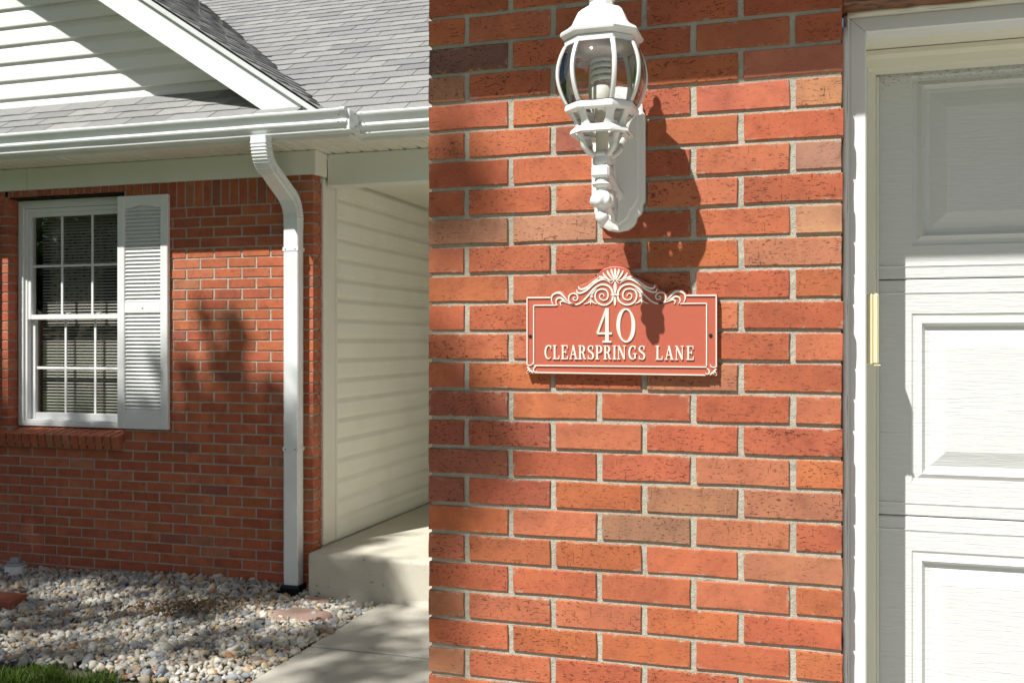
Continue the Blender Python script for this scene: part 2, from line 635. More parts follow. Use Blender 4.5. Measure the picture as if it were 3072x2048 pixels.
def tone(odd=.08):
    c = rng.choice(ODD) if rng.random() < odd else rng.choice(TONES)
    k = rng.uniform(.9, 1.08)
    return (c[0] * k, c[1] * k, c[2] * k, 1)
def put_brick(parent, L, H, D, x, y, z, rot=(0, 0, 0), color=None, jy=.0012):
    o = bpy.data.objects.new('brick', brick_data(L, H, D, M_BRICK))
    o.location = (x, y + rng.uniform(-jy, jy), z + rng.uniform(-.0006, .0006))
    flip = math.pi if rng.random() < .5 and rot == (0, 0, 0) else 0
    o.rotation_euler = (rot[0] + rng.uniform(-.004, .004), rot[1] + flip + rng.uniform(-.0025, .0025), rot[2] + rng.uniform(-.003, .003))
    o.color = color or tone()
    return link(o, parent)

# ---- garage front pier
REC = .0055      # how far the mortar lies behind the brick face
gw = MB()
gw.box(GX0 + .006, GX1 - .0045, GY + REC, GY + .085, -.2, 2.95)
gw.box(GX1 - .004, 5.2, GY + REC, GY + .085, 2.345, 2.95)
gw.box(5.0, 5.6, GY + REC, GY + .085, -.2, 2.345)
gw.box(GX0 + .052, GX0 + .085, GY + .085, 8.4, -.2, 2.95)
gwall = gw.obj('front_wall', M_MORTAR, garage)
BH = .0578
MOD = .2105
BL = .1972
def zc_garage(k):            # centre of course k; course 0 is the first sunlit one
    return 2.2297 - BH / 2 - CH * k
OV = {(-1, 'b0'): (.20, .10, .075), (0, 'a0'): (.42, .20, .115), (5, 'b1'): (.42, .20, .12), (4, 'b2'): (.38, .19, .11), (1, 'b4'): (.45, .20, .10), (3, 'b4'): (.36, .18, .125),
      (5, 'b4'): (.44, .215, .12), (5, 'b0'): (.36, .17, .10), (14, 'a3'): (.34, .155, .085), (15, 'b2'): (.31, .155, .09), (11, 'b0'): (.33, .10, .06), (13, 'b0'): (.30, .10, .058),  # dark red left-end bricks of the middle courses carry tree dapple shade as colour
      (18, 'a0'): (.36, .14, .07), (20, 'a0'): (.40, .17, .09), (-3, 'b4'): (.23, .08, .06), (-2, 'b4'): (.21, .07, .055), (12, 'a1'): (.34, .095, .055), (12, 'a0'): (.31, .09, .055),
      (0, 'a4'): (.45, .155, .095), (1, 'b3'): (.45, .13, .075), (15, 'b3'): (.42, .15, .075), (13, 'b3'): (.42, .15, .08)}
stuffb = MB()
def mass_brick(mb, L, H, D, x, y, z, axis='y'):
    m = brick_mesh(L, H, D, rng.randrange(10 ** 6))
    if axis == 'y':
        v = [(a + x, b + y, c + z) for a, b, c in m.v]
    elif axis == '-x':       # face looks to -x
        v = [(x + b, y - a, z + c) for a, b, c in m.v]
    elif axis == '+x':
        v = [(x - b, y + a, z + c) for a, b, c in m.v]
    mb.add(v, m.f)
for k in range(-10, 33):
    zc = zc_garage(k)
    vis = -4 <= k <= 24
    spans = []
    if k % 2 == 0:
        spans.append((GX0, GX0 + .0885, 'a0'))
        x = GX0 + .102
        for i in range(4):
            x1 = x + BL if i < 3 else GX1 - rng.uniform(-.001, .004)
            spans.append((x, x1, 'a%d' % (i + 1)))
            x += MOD
    else:
        x = GX0
        for i in range(5):
            x1 = x + BL if i < 4 else GX1 - rng.uniform(-.001, .004)
            spans.append((x, x1, 'b%d' % i))
            x += MOD
    for x0, x1, key in spans:
        L = x1 - x0
        ck = OV.get((k, key))
        if vis:
            D = .092
            lc = (*ck, 1) if ck else tone(.05)
            put_brick(gwall, round(L, 3), BH, D, (x0 + x1) / 2, GY, zc, color=lc)
        else:
            mass_brick(stuffb, L, BH, .092, (x0 + x1) / 2, GY, zc)
    # bricks above the garage door
    if zc - BH / 2 > 2.33:
        x = GX1 + .012 + (0 if k % 2 else MOD / 2)
        if k % 2 == 0:
            if k >= -4: put_brick(gwall, .09, BH, .09, GX1 + .012 + .045, GY, zc)
            else: mass_brick(stuffb, .09, BH, .09, GX1 + .057, GY, zc)
        while x < 5.5:
            if k >= -4 and x < .7: put_brick(gwall, BL, BH, .09, x + BL / 2, GY, zc)
            else: mass_brick(stuffb, BL, BH, .09, x + BL / 2, GY, zc)
            x += MOD
sb = stuffb.obj('brick_mass', M_BRICK_S, garage)
tag(sb, kind='stuff')

# steel lintel over the garage door
MB().cbox(GX1 - .002, 5.3, GY + .004, GY + .10, 2.312, 2.326, .003).cbox(GX1 - .002, 5.3, GY + .001, GY + .012, 2.3265, 2.345, .003).obj('lintel', M_LINTEL, garage)

# ---- garage opening trim
TY = 2.25
jx0, jx1 = GX1 + .003, .1005
def trim_profile(a, b):      # across width: outer bead, cove, flat face
    w = b - a
    return [(a, TY + .012), (a + .004, TY + .004), (a + w * .16, TY), (a + w * .24, TY + .0035), (a + w * .32, TY + .0012), (b - .003, TY), (b, TY + .003), (b, TY + .06), (a, TY + .06)]
zt = 2.264
prof = trim_profile(jx0, jx1)
m = MB()
rings = []
for end in (0, 1):
    rings.append([(x, y, (-.05 if end == 0 else zt + (jx1 - x))) for x, y in prof])
m.loft(rings)
m.obj('jamb_trim', M_TRIM, garage)
m = MB()
rings = []
for end in (0, 1):
    rings.append([((x if end == 0 else 3.0), y, zt + .0012 + (jx1 - x)) for x, y in prof])
m.loft(rings)
m.obj('head_trim', M_TRIM, garage)
# caulk bead between brick and trim
m = MB()
zz = np.arange(.0, 2.31, .03)
m.tube([(GX1 + .0045 + rng.uniform(-.001, .001), TY - .002 + rng.uniform(-.001, .001), z) for z in zz], [.0055 + rng.uniform(-.0012, .0015) for z in zz], 6)
m.obj('caulk_bead', M_TRIM, garage, 180)
m = MB()
xx = np.arange(GX1 + .01, 2.9, .03)
m.tube([(x, TY + .004, 2.309 + rng.uniform(-.0015, .0015)) for x in xx], [.006 + rng.uniform(-.0012, .002) for x in xx], 6)
m.obj('caulk_bead', M_STOP, garage, 180)
# side and head jambs (boards lining the opening)
MB().cbox(.070, jx1, TY + .061, 2.50, -.05, zt + .03, .002).obj('jamb', M_STOP, garage)
MB().cbox(.070, 3.0, TY + .061, 2.50, zt + .001, zt + .031, .002).obj('head_jamb', M_STOP, garage)
DY = 2.458
# stop mouldings with lip
m = MB()
sp_ = [(jx1 + .001, DY - .045), (jx1 + .010, DY - .047), (jx1 + .012, DY - .028), (jx1 + .026, DY - .026), (jx1 + .030, DY - .010), (jx1 + .030, DY - .006), (jx1 + .001, DY - .006)]
m.loft([[(x, y, -.03) for x, y in sp_], [(x, y, zt - .028) for x, y in sp_]])
m.obj('stop_moulding', M_STOP, garage)
m = MB()
hp = [(zt - .001, DY - .075), (zt - .012, DY - .077), (zt - .016, DY - .05), (zt - .034, DY - .046), (zt - .040, DY - .010), (zt - .040, DY - .006), (zt - .001, DY - .006)]
m.loft([[(jx1 + .002, y, z) for z, y in hp], [(3.0, y, z) for z, y in hp]])
m.obj('stop_moulding', M_STOP, garage)

# ---- garage door: four sections with embossed panels
gd = MB().box(.07, 2.95, DY + .03, DY + .05, .10, 2.31).obj('garage_door', M_DOOR, garage)
SH = .548
zj = [.651, 1.199, 1.747, 2.295]
PX0, PW, PP = .208, .50, .565
for s_i, ztop in enumerate(zj):
    z0, z1 = ztop - SH + .0010, ztop - .0010
    if s_i == 0: z0 = .105
    pz0, pz1 = ztop - SH + .077, ztop - .079
    xs = [.08]
    for k in range(5):
        xs += [PX0 + k * PP, PX0 + k * PP + PW]
    xs = [x for x in xs if x < 2.93] + [2.94]
    m = MB()
    # frame of the section round its panels
    def q(x0, x1, a, b, y=DY):
        m.add([(x0, y, a), (x1, y, a), (x1, y, b), (x0, y, b)], [(0, 1, 2, 3)])
    q(xs[0], xs[-1], z0 + .003, pz0)
    q(xs[0], xs[-1], pz1, z1 - .003)
    for i in range(0, len(xs), 2):
        if i + 1 < len(xs): q(xs[i], xs[i + 1], pz0, pz1)
    m.add([(xs[0], DY, z0 + .003), (xs[-1], DY, z0 + .003), (xs[-1], DY + .004, z0), (xs[0], DY + .004, z0), (xs[-1], DY + .028, z0), (xs[0], DY + .028, z0)], [(0, 3, 2, 1), (3, 5, 4, 2)])
    m.add([(xs[0], DY, z1 - .003), (xs[-1], DY, z1 - .003), (xs[-1], DY + .004, z1), (xs[0], DY + .004, z1), (xs[-1], DY + .028, z1), (xs[0], DY + .028, z1)], [(0, 1, 2, 3), (3, 2, 4, 5)])
    # shallow pressed ribs along top and bottom edge
    for zz_ in (z0 + .030, z1 - .030):
        m.add([(xs[0], DY - .0004, zz_ - .004), (xs[-1], DY - .0004, zz_ - .004), (xs[-1], DY - .0024, zz_), (xs[0], DY - .0024, zz_), (xs[-1], DY - .0004, zz_ + .0012), (xs[0], DY - .0004, zz_ + .0012)], [(0, 1, 2, 3), (3, 2, 4, 5)])
    m.obj('door_section', M_DOOR, gd, None, False)
    for k in range(len(xs) // 2 - 1):
        x0, x1 = PX0 + k * PP, PX0 + k * PP + PW
        x1 = min(x1, xs[-1])
        lev = [(0, 0), (.004, .0035), (.012, .0035), (.022, -.0025), (.030, .0095), (.040, .010), (.075, -.001), (.079, -.001)]
        p = MB()
        rings = []
        for d, y in lev:
            rings.append([(x0 + d, DY + y, pz0 + d), (x1 - d, DY + y, pz0 + d), (x1 - d, DY + y, pz1 - d), (x0 + d, DY + y, pz1 - d)])
        p.loft(rings, True, False)
        n0 = (len(lev) - 1) * 4
        p.f.append((n0, n0 + 1, n0 + 2, n0 + 3))
        p.obj('panel', M_DOOR, gd, None, True)
# weather seal flap against the door
MB().cbox(jx1 + .0302, jx1 + .036, DY - .009, DY - .003, .1, zt - .045, .001).obj('weather_seal', M_STOP, garage)
# garage roof, eave and gutter (above the frame; it shades the top of the wall)
m = MB()
rb = [(-1.16, 1.70, 2.93), (5.9, 1.70, 2.93), (5.9, 6.2, 2.93 + 4.5 * P), (-1.16, 6.2, 2.93 + 4.5 * P)]
m.add(rb + [(x, y, z - .04) for x, y, z in rb], [(0, 1, 2, 3), (7, 6, 5, 4), (0, 4, 5, 1), (1, 5, 6, 2), (2, 6, 7, 3), (3, 7, 4, 0)])
m.obj('roof', M_SHING_S, garage)
MB().box(-1.16, 5.9, 1.83, GY - .003, 2.815, 2.825).obj('soffit', M_SOFFIT, garage)
MB().box(-1.16, 5.9, 1.81, 1.829, 2.80, 2.93).obj('fascia', M_WHITE, garage)
MB().box(5.55, 5.6, GY + .09, 6.5, -.2, 3.2).box(GX0 + .09, 5.54, 6.4, 6.5, -.2, 3.2).obj('side_wall', M_SIDING, garage)

# ------------------------------------------------------------------ gutters
GP = [(0, 0), (.078, 0), (.083, .003), (.084, .009), (.080, .014), (.080, .018), (.088, .024), (.099, .033), (.106, .042), (.108, .050), (.1045, .058), (.099, .063), (.0975, .067), (.112, .096), (.119, .103), (.127, .1045), (.1295, .109), (.130, .117), (.127, .122), (.116, .122), (.115, .117), (.096, .066), (.100, .054), (.076, .016), (.004, .008), (.004, .122), (0, .122)]
def gutter(x0, x1, yf, zb, n=14, wob=.0018):
    m = MB()
    rings = []
    for i in range(n + 1):
        x = x0 + (x1 - x0) * i / n
        w = rng.uniform(-wob, wob); w2 = rng.uniform(-wob, wob)
        rings.append([(x, yf - o - (w if .09 < o < .12 else 0), zb + z + (w2 * .5)) for o, z in GP])
    m.loft(rings)
    return m
GZ = 2.828
gutter(-9.6, -2.615, 5.25, GZ, 26).obj('gutter', M_GUTTER, house, 30)
gutter(-2.570, -0.80, 5.372, GZ - .002, 8).obj('gutter', M_GUTTER, house, 30)
gutter(-1.18, 5.9, 1.81, GZ, 10).obj('gutter', M_GUTTER, garage, 30)
# corner box that turns the jog
m = MB()
cp = [(o * 1.03 + .001, z - .002 + (.004 if z > .1 else 0)) for o, z in GP[:19]] + [(0, .126)]
m.loft([[(-2.626, 5.25 - o, GZ + z) for o, z in cp], [(-2.590 + 0 * o, 5.25 - o + .0, GZ + z) for o, z in cp]])
m.obj('gutter_corner', M_GUTTER, house, 30)
m = MB()
m.cbox(-2.594, -2.572, 5.150, 5.372, GZ - .004, GZ + .118, .004)
go = m.obj('gutter_corner', M_GUTTER, house)
mr = MB()
for (xx_, yy_, zz_) in ((-2.567, 5.21, GZ + .10), (-2.567, 5.225, GZ + .03), (-2.53, 5.254, GZ + .055), (-2.545, 5.243, GZ + .112), (-2.625, 5.116, GZ + .08), (-2.628, 5.118, GZ + .04)):
    q = MB(); q.lathe(0, 0, [(.0035, -.002), (.0035, .002), (.0015, .003)], 8)
    mr.add([(xx_ + (v[2] if abs(xx_ + 2.567) < .002 else v[0]), yy_ - (0 if abs(xx_ + 2.567) < .002 else v[2]) + (v[1] if abs(xx_ + 2.567) < .002 else 0), zz_ + (v[0] if abs(xx_ + 2.567) < .002 else v[1])) for v in q.v], q.f)
ro = mr.obj('rivet', M_SCREW, go); tag(ro, kind='stuff')

# fascia, soffit boards, frieze
MB().box(-9.6, -2.62, 5.2505, 5.268, 2.808, 2.95).obj('fascia', M_WHITE, house)
MB().box(-2.60, -0.89, 5.3725, 5.390, 2.806, 2.95).obj('fascia', M_WHITE, house)
MB().box(-2.638, -2.6205, 5.2685, 5.372, 2.807, 2.95).obj('fascia', M_WHITE, house)
sof_me = MB()
pw = .098
pts = [(0, .014), (.008, .014), (.012, 0), (.086, 0), (.090, .014), (pw, .014)]
def soffit_piece(x, y0, y1, zb=2.820):
    m = MB()
    m.loft([[(x + a, y, zb + b) for a, b in pts] + [(x + pw, y, zb + .019), (x, y, zb + .019)] for y in (y0, y1)])
    return m
t = NT('soffit_vent')
v = t.coord('Object', (1, 1, 1))
vo = t.n('TexVoronoi'); vo.inputs['Scale'].default_value = 110; vo.inputs['Randomness'].default_value = 0
t.l(v, vo.inputs['Vector'])
hole = t.rng(vo.outputs['Distance'], .22, .30, .6, 0)
M_VENT = t.fin(t.mix(hole, (.77, .73, .62, 1), (.25, .23, .18, 1)), .5)
x = -9.55
while x < -0.95:
    yo = 5.268 if x < -2.66 else 5.392
    soffit_piece(x, yo, 5.98 if x > -3.1 else 5.70).obj('soffit_board', M_VENT, house, None, True)
    x += pw + .0015
FY = HY - .022
MB().cbox(-9.6, -5.287, FY, HY + .05, 2.668, 2.818, .002).obj('frieze_board', M_FRIEZE, house)
MB().cbox(-5.284, HX + .012, FY, HY + .05, 2.668, 2.818, .002).obj('frieze_board', M_FRIEZE, house)
MB().cbox(HX + .0125, HX + .030, FY - .002, 5.745, 2.666, 2.818, .002).obj('frieze_return', M_CORNER, house)
MB().cbox(-3.03, -0.89, 5.748, 5.89, 2.615, 2.818, .003).obj('porch_header', M_FRIEZE, house)

# ------------------------------------------------------------------ house brick wall
WX0, WX1, WZ0, WZ1 = -5.47, -4.50, 1.00, 2.615       # window opening
hw = MB()
YB = HY + .10
for x0, x1, z0, z1 in ((-9.6, WX0 - .008, -.2, 2.82), (WX1 + .008, HX - .006, -.2, 2.82), (WX0 - .008, WX1 + .008, -.2, .93), (WX0 - .008, WX1 + .008, WZ1 + .012, 2.82)):
    hw.box(x0, x1, HY + REC, YB, z0, z1)
hwall = hw.obj('front_wall', M_MORTAR, house)
smass = MB()
ZS = 2.500                    # foot of the soldier course
cand = []
def hb(x0, x1, zc, H=BH):
    cand.append((x0, x1, zc, H))
k = 0
while True:
    zt_ = ZS - .0095 - CH * k
    zc = zt_ - BH / 2
    if zc < -.12: break
    x1 = HX
    first = True
    cut = None
    while x1 > -9.5:
        L = (.0925 if k % 2 == 0 else BL) if first else BL
        x0 = x1 - L
        a, b = x0, x1
        inwin = zc + BH / 2 > .86 and True
        if zc + BH / 2 > .89 and zc - BH / 2 < WZ1:
            # the sill and the opening take their room
            lo, hi = WX0, WX1
            if zc + BH / 2 <= .99: lo, hi = -5.575, -4.497
            if lo - .03 < b <= lo and zc > .99: b = lo
            if b > lo and a < hi:
                if a < lo:
                    b = lo - (.008 if zc < .99 else 0)
                    if b - a < .07:
                        a -= .1                      # the closer takes part of its neighbour
                elif b > hi: a = hi + (.008 if zc < .99 else 0)
                else: a = b
        if cut is not None and b > cut - .012:
            b = cut - .012
            cut = None
        if a < x0 - .05: cut = a
        if b - a > .025: hb(a, b, zc)
        x1 = x0 - (MOD - BL)
        first = False
    k += 1
# soldiers
x = HX - .21
while x > -9.5:
    zf = ZS if not (WX0 - .03 < x < WX1 + .03) else WZ1 + .01
    cand.append((x - BH, x, None, zf))
    if x <= WX0 - .03 < x + CH and WX0 - x > .03: cand.append((x + .009, WX0, None, ZS))
    x -= CH
for j in range(3):            # coursed corner beside the soldiers
    zc = ZS + BH / 2 + CH * j
    if j % 2: hb(HX - BL, HX, zc)
    else:
        hb(HX - .0925, HX, zc); hb(HX - .20, HX - .106, zc)
def in_view(x, y):
    return x > -0.9868 * y - .05
cand.sort(key=lambda c: -c[1])
vis_n = 0
for c in cand:
    xm = (c[0] + c[1]) / 2
    behind_shutter = (-4.52 < c[0] and c[1] < -4.13) and (c[2] is not None and 1.05 < c[2] < 2.55)
    zlow = c[2] is not None and c[2] < .02
    ok = in_view(xm, HY) and not behind_shutter and not zlow and vis_n < 300
    if c[2] is None:
        zf = c[3]; H = 2.70 - zf
        if H < .02: continue
        if ok and zf == ZS:
            put_brick(hwall, round(H, 3), round(c[1] - c[0], 4), .092, xm, HY, (zf + 2.70) / 2, rot=(0, math.pi / 2, 0)); vis_n += 1
        else:
            mass_brick(smass, c[1] - c[0], H, .092, xm, HY, (zf + 2.70) / 2)
    elif ok:
        put_brick(hwall, round(c[1] - c[0], 3), BH, .092, xm, HY, c[2]); vis_n += 1
    else:
        mass_brick(smass, c[1] - c[0], BH, .092, xm, HY, c[2])
so = smass.obj('brick_mass', M_BRICK_S, house)
tag(so, kind='stuff')
print('house bricks as parts', vis_n, 'of', len(cand))
# window reveal backs and steel over the opening
MB().box(WX0 - .02, WX1 + .02, HY + .012, HY + .09, WZ1 + .0005, WZ1 + .0085).obj('window_lintel', M_DARK, house)
# sill of rowlock bricks
sill = MB()
sill.add([(-5.57, HY - .034, .905), (-4.506, HY - .034, .905), (-4.506, HY + .09, .905), (-5.57, HY + .09, .905), (-5.57, HY - .034, .954), (-4.506, HY - .034, .954), (-4.506, HY + .09, .984), (-5.57, HY + .09, .984)],
         [(3, 2, 1, 0), (4, 5, 6, 7), (0, 1, 5, 4), (1, 2, 6, 5), (2, 3, 7, 6), (3, 0, 4, 7)])
sill_o = sill.obj('window_sill', M_MORTAR, house)
x = -4.50
me = []
for i in range(3):
    b = MB()
    b.cbox(-BH / 2, BH / 2, -.095, .095, -.0475, .0475, .003)
    mm = b.mesh('brick'); mm.materials.append(M_BRICK); me.append(mm)
while x > -5.58:
    o = bpy.data.objects.new('brick', rng.choice(me))
    o.location = (x - BH / 2, HY - .045 + .093 + rng.uniform(-.002, .002), .9415 + rng.uniform(-.001, .001))
    o.rotation_euler = (R(12), rng.uniform(-.01, .01), rng.uniform(-.01, .01))
    o.color = tone(.1)
    link(o, sill_o)
    x -= CH

# ------------------------------------------------------------------ window
wy = HY + .088
win = MB()
def frame(m, x0, x1, z0, z1, w, y0, y1, wb=None, wt=None, c=.003):
    wb = w if wb is None else wb
    wt = w if wt is None else wt
    m.cbox(x0, x0 + w, y0, y1, z0, z1, c)
    m.cbox(x1 - w, x1, y0, y1, z0, z1, c)
    m.cbox(x0 + w, x1 - w, y0 + .0005, y1, z0, z0 + wb, c)
    m.cbox(x0 + w, x1 - w, y0 + .0005, y1, z1 - wt, z1, c)
frame(win, WX0 + .004, WX1 - .004, WZ0 + .01, WZ1 - .004, .045, wy, wy + .10, .03, .055)
frame(win, WX0 + .049, WX1 - .049, WZ0 + .041, WZ1 - .060, .022, wy + .016, wy + .10, .015, .03)
wino = win.obj('window', M_WHITE, house)
ax0, ax1 = WX0 + .071, WX1 - .071
up = MB()
frame(up, ax0, ax1, 1.765, WZ1 - .09, .026, wy + .022, wy + .05, .034, .03)
up.obj('sash', M_WHITE, wino)
lo = MB()
frame(lo, ax0, ax1, WZ0 + .056, 1.793, .034, wy + .054, wy + .085, .045, .03)
lo.obj('sash', M_WHITE, wino)
def muntins(x0, x1, z0, z1, zm, y):
    for i in (1, 2):
        xm = x0 + (x1 - x0) * i / 3
        MB().cbox(xm - .009, xm + .009, y, y + .008, z0, z1, .002).obj('muntin', M_WHITE, wino)
    MB().cbox(x0, x1, y - .001, y + .007, zm - .009, zm + .009, .002).obj('muntin', M_WHITE, wino)
muntins(ax0 + .026, ax1 - .026, 1.799, WZ1 - .12, 2.145, wy + .034)
muntins(ax0 + .034, ax1 - .034, WZ0 + .101, 1.763, 1.42, wy + .066)
MB().box(ax0 + .02, ax1 - .02, wy + .044, wy + .047, 1.79, WZ1 - .11).obj('pane', M_PANE, wino)
MB().box(ax0 + .03, ax1 - .03, wy + .076, wy + .079, WZ0 + .09, 1.77).obj('pane', M_PANE, wino)
for xl in (-5.12, -4.86):
    MB().cbox(xl, xl + .05, wy + .052, wy + .08, 1.794, 1.806, .003).cbox(xl + .012, xl + .062, wy + .056, wy + .07, 1.8065, 1.815, .002).obj('sash_lock', M_WHITE, wino)
# venetian blind and lace behind the panes
sl = MB()
sl.add([(ax0 + .03, -.011, -.002), (ax1 - .03, -.011, -.002), (ax1 - .03, 0, .002), (ax0 + .03, 0, .002), (ax1 - .03, .011, .0015), (ax0 + .03, .011, .0015)], [(0, 1, 2, 3), (3, 2, 4, 5)])
slm = sl.mesh('blind_slat'); slm.materials.append(M_BLIND)
z = WZ0 + .10
while z < WZ1 - .10:
    o = bpy.data.objects.new('blind_slat', slm)
    o.location = (0, wy + .135, z)
    o.rotation_euler = (R(24) + rng.uniform(-.03, .03), 0, 0)
    link(o, wino)
    z += .0215
for xc in (-5.24, -5.225, -4.86, -4.845):
    MB().tube([(xc, wy + .122, WZ0 + .09), (xc, wy + .122, WZ1 - .09)], .0012, 5).obj('blind_cord', M_BLIND, wino)
cur = MB()
nx, nz = 60, 26
gv = []
for i in range(nx + 1):
    u = i / nx
    xx_ = ax0 + .02 + (ax1 - ax0 - .04) * u
    low = 1.80 + .62 * math.exp(-((u - .80) / .23) ** 2) if u > .35 else 1.80 + max(0, (u - .10)) * .5
    low = min(low, 2.15)
    for j in range(nz + 1):
        w = j / nz
        zz_ = (WZ1 - .08) * (1 - w) + low * w
        gv.append((xx_, wy + .20 + .014 * math.sin(u * 62 + 1.5 * math.sin(w * 3)) * (.4 + w), zz_ + .008 * math.sin(u * 90) * w))
gf = []
for i in range(nx):
    for j in range(nz):
        if (i * 7 + j * 3) % 11 in (0, 5) and j > 4: continue
        a = i * (nz + 1) + j
        gf.append((a, a + 1, a + nz + 2, a + nz + 1))
cur.add(gv, gf)
cur.obj('lace_curtain', M_CURTAIN, wino, 180, False)
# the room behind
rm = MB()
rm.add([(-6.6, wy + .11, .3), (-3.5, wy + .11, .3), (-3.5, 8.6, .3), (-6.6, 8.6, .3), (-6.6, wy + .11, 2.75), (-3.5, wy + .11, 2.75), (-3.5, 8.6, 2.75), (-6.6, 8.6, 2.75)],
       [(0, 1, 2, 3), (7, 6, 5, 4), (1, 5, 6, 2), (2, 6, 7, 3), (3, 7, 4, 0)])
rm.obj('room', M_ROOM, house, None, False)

# ------------------------------------------------------------------ shutters
def shutter(x0, x1, z0, z1):
    yb = HY - .003
    yf = HY - .034
    st = .058
    m = MB()
    m.cbox(x0, x0 + st, yf, yb, z0, z1, .004)
    m.cbox(x1 - st, x1, yf, yb, z0, z1, .004)
    m.cbox(x0 + st, x1 - st, yf + .002, yb, z0, z0 + .130, .003)
    m.cbox(x0 + st, x1 - st, yf + .002, yb, 1.800, 1.872, .003)
    # arched top rail
    pts_ = [(x0 + st, z1 - .001), (x0 + st, z1 - .085)]
    for i in range(13):
        u = i / 12
        pts_.append((x0 + st + (x1 - x0 - 2 * st) * (.08 + .84 * u), z1 - .085 + .018 * math.sin(math.pi * u) ** 1.5))
    pts_ += [(x1 - st, z1 - .085), (x1 - st, z1 - .001)]
    m.prism(pts_, yf + .002, yb)
    m.box(x0 + st - .002, x1 - st + .002, yb - .006, yb - .001, z0 + .01, z1 - .01)
    o = m.obj('shutter', M_WHITE, house)
    lm = MB()
    a, b = x0 + st + .0005, x1 - st - .0005
    sec = [(.0, -.0125), (-.004, -.0115), (-.0045, -.008), (.016, .0118), (.019, .0122), (.019, .0095)]
    lm.loft([[(a, y, z) for y, z in sec], [(b, y, z) for y, z in sec]])
    lme = lm.mesh('louvre'); lme.materials.append(M_WHITE)
    for za, zb in ((z0 + .132, 1.798), (1.874, z1 - .074)):
        n = int(round((zb - za) / .0256))
        for i in range(n):
            s = bpy.data.objects.new('louvre', lme)
            s.location = (0, yf + .0105, za + (i + .5) * (zb - za) / n)
            link(s, o)
    for (bx, bz) in ((x0 + .5 * (x1 - x0), z1 - .035), (x0 + .5 * (x1 - x0), 1.836), (x0 + .03, z0 + .155), (x1 - .03, z0 + .155)):
        k_ = MB()
        k_.lathe(0, 0, [(.0075, 0), (.0075, .003), (.005, .006), (.002, .007)], 10)
        kk = MB().add([(bx + v[0], yf + .003 - v[2] - (.002 if abs(bx - (x0 + x1) / 2) > .05 else 0), bz + v[1]) for v in k_.v], k_.f)
        kk.obj('bolt', M_WHITE, o, 40)
    return o
shutter(-4.521, -4.122, 1.022, 2.588)
shutter(-5.935, -5.535, 1.022, 2.588)

# ------------------------------------------------------------------ siding
LAP = .1275
DL_G = None
DL = [(.002, 0), (.024, .0005), (.0245, .004), (.022, .078), (.020, .084), (.008, .105), (.003, .112), (.002, LAP - .003), (.001, LAP + .01)]
XR = -2.78                    # where the gable roof surface meets eave height
def roof_under(x):            # underside of the gable roof, right slope
    return ZE + P * (XR - x) - .19
def x_under(z):
    return XR - (z - ZE + .19) / P
APX = -6.25
# gable siding, one object a plank
z = 3.195
gs = MB().box(-9.3, -3.2, HY + .018, HY + .05, 2.83, 3.05).obj('gable_wall', M_SIDING, house)
gm = MB()
gm.add([(-9.4, HY + .019, 3.05), (-3.25, HY + .019, 3.05), (APX, HY + .019, roof_under(APX)), (-9.4, HY + .06, 3.05), (-3.25, HY + .06, 3.05), (APX, HY + .06, roof_under(APX))], [(0, 1, 2), (5, 4, 3), (0, 3, 4, 1), (1, 4, 5, 2), (2, 5, 3, 0)])
gm.obj('gable_sheathing', M_SIDING, gs)
row = 0
while z < 5.2:
    cuts = [x_under(z)]
    seam = [-4.02, -5.1, -4.62, -5.35, -3.9, -4.9, -5.2, -4.3][row % 8]
    segs = []
    a = max(-9.2, 2 * APX - x_under(z))
    if x_under(z) > seam + .3:
        segs = [(a, seam + .012, 0.0), (seam, None, .0014)]
    else:
        segs = [(a, None, 0.0)]
    for xa, xb, dy in segs:
        m = MB()
        r0 = [(xa if xa > -9 else max(xa, 2 * APX - x_under(z + h)), HY + .018 - o - dy, z + h) for o, h in DL]
        r1 = [((x_under(z + h) if xb is None else xb), HY + .018 - o - dy, z + h) for o, h in DL]
        if r1[0][0] - r0[0][0] < .1: continue
        m.loft([r0, r1], False, False)
        m.obj('siding_plank', M_SIDING, gs, None, True)
    z += LAP
    row += 1
MB().box(-9.2, -3.2, HY - .006, HY + .017, 3.182, 3.194).obj('flashing', M_WHITE, gs)

# side wall of the garage towards the walk, faces -x
gsw = MB().box(GX0 + .030, GX0 + .05, GY + .096, 8.4, .02, 2.90).obj('side_wall', M_SIDING, garage)
MB().cbox(GX0 + .004, GX0 + .03, GY + .096, GY + .19, .03, 2.81, .003).obj('corner_post', M_CORNER, garage)
z = .05
while z < 2.75:
    m = MB()
    m.loft([[(GX0 + .030 - o, GY + .192, z + h) for o, h in DL], [(GX0 + .030 - o, 8.38, z + h) for o, h in DL]], False, False)
    m.obj('siding_plank', M_SIDING, gsw, None, True)
    z += LAP
# side wall of the porch recess, faces +x
sw = MB().box(HX - .12, HX - .012, 5.75, 8.4, .2, 2.80).obj('recess_wall', M_CREAM, house)
z = .315
while z < 2.78:
    m = MB()
    m.loft([[(HX - .012 + o, 5.905, z + h) for o, h in DL], [(HX - .012 + o, 8.38, z + h) for o, h in DL]], False, False)
    m.obj('siding_plank', M_CREAM, sw, None, True)
    z += .1335
MB().box(HX - .011, HX + .010, 5.905, 8.38, .294, .318).obj('starter_strip', M_CREAM, sw)
# corner post
MB().cbox(HX - .012, HX + .014, 5.728, 5.903, .296, 2.664, .003).obj('corner_post', M_CORNER, house)
MB().cbox(HX + .0145, HX + .019, 5.893, 5.912, .297, 2.62, .001).obj('post_channel', M_CORNER, house)
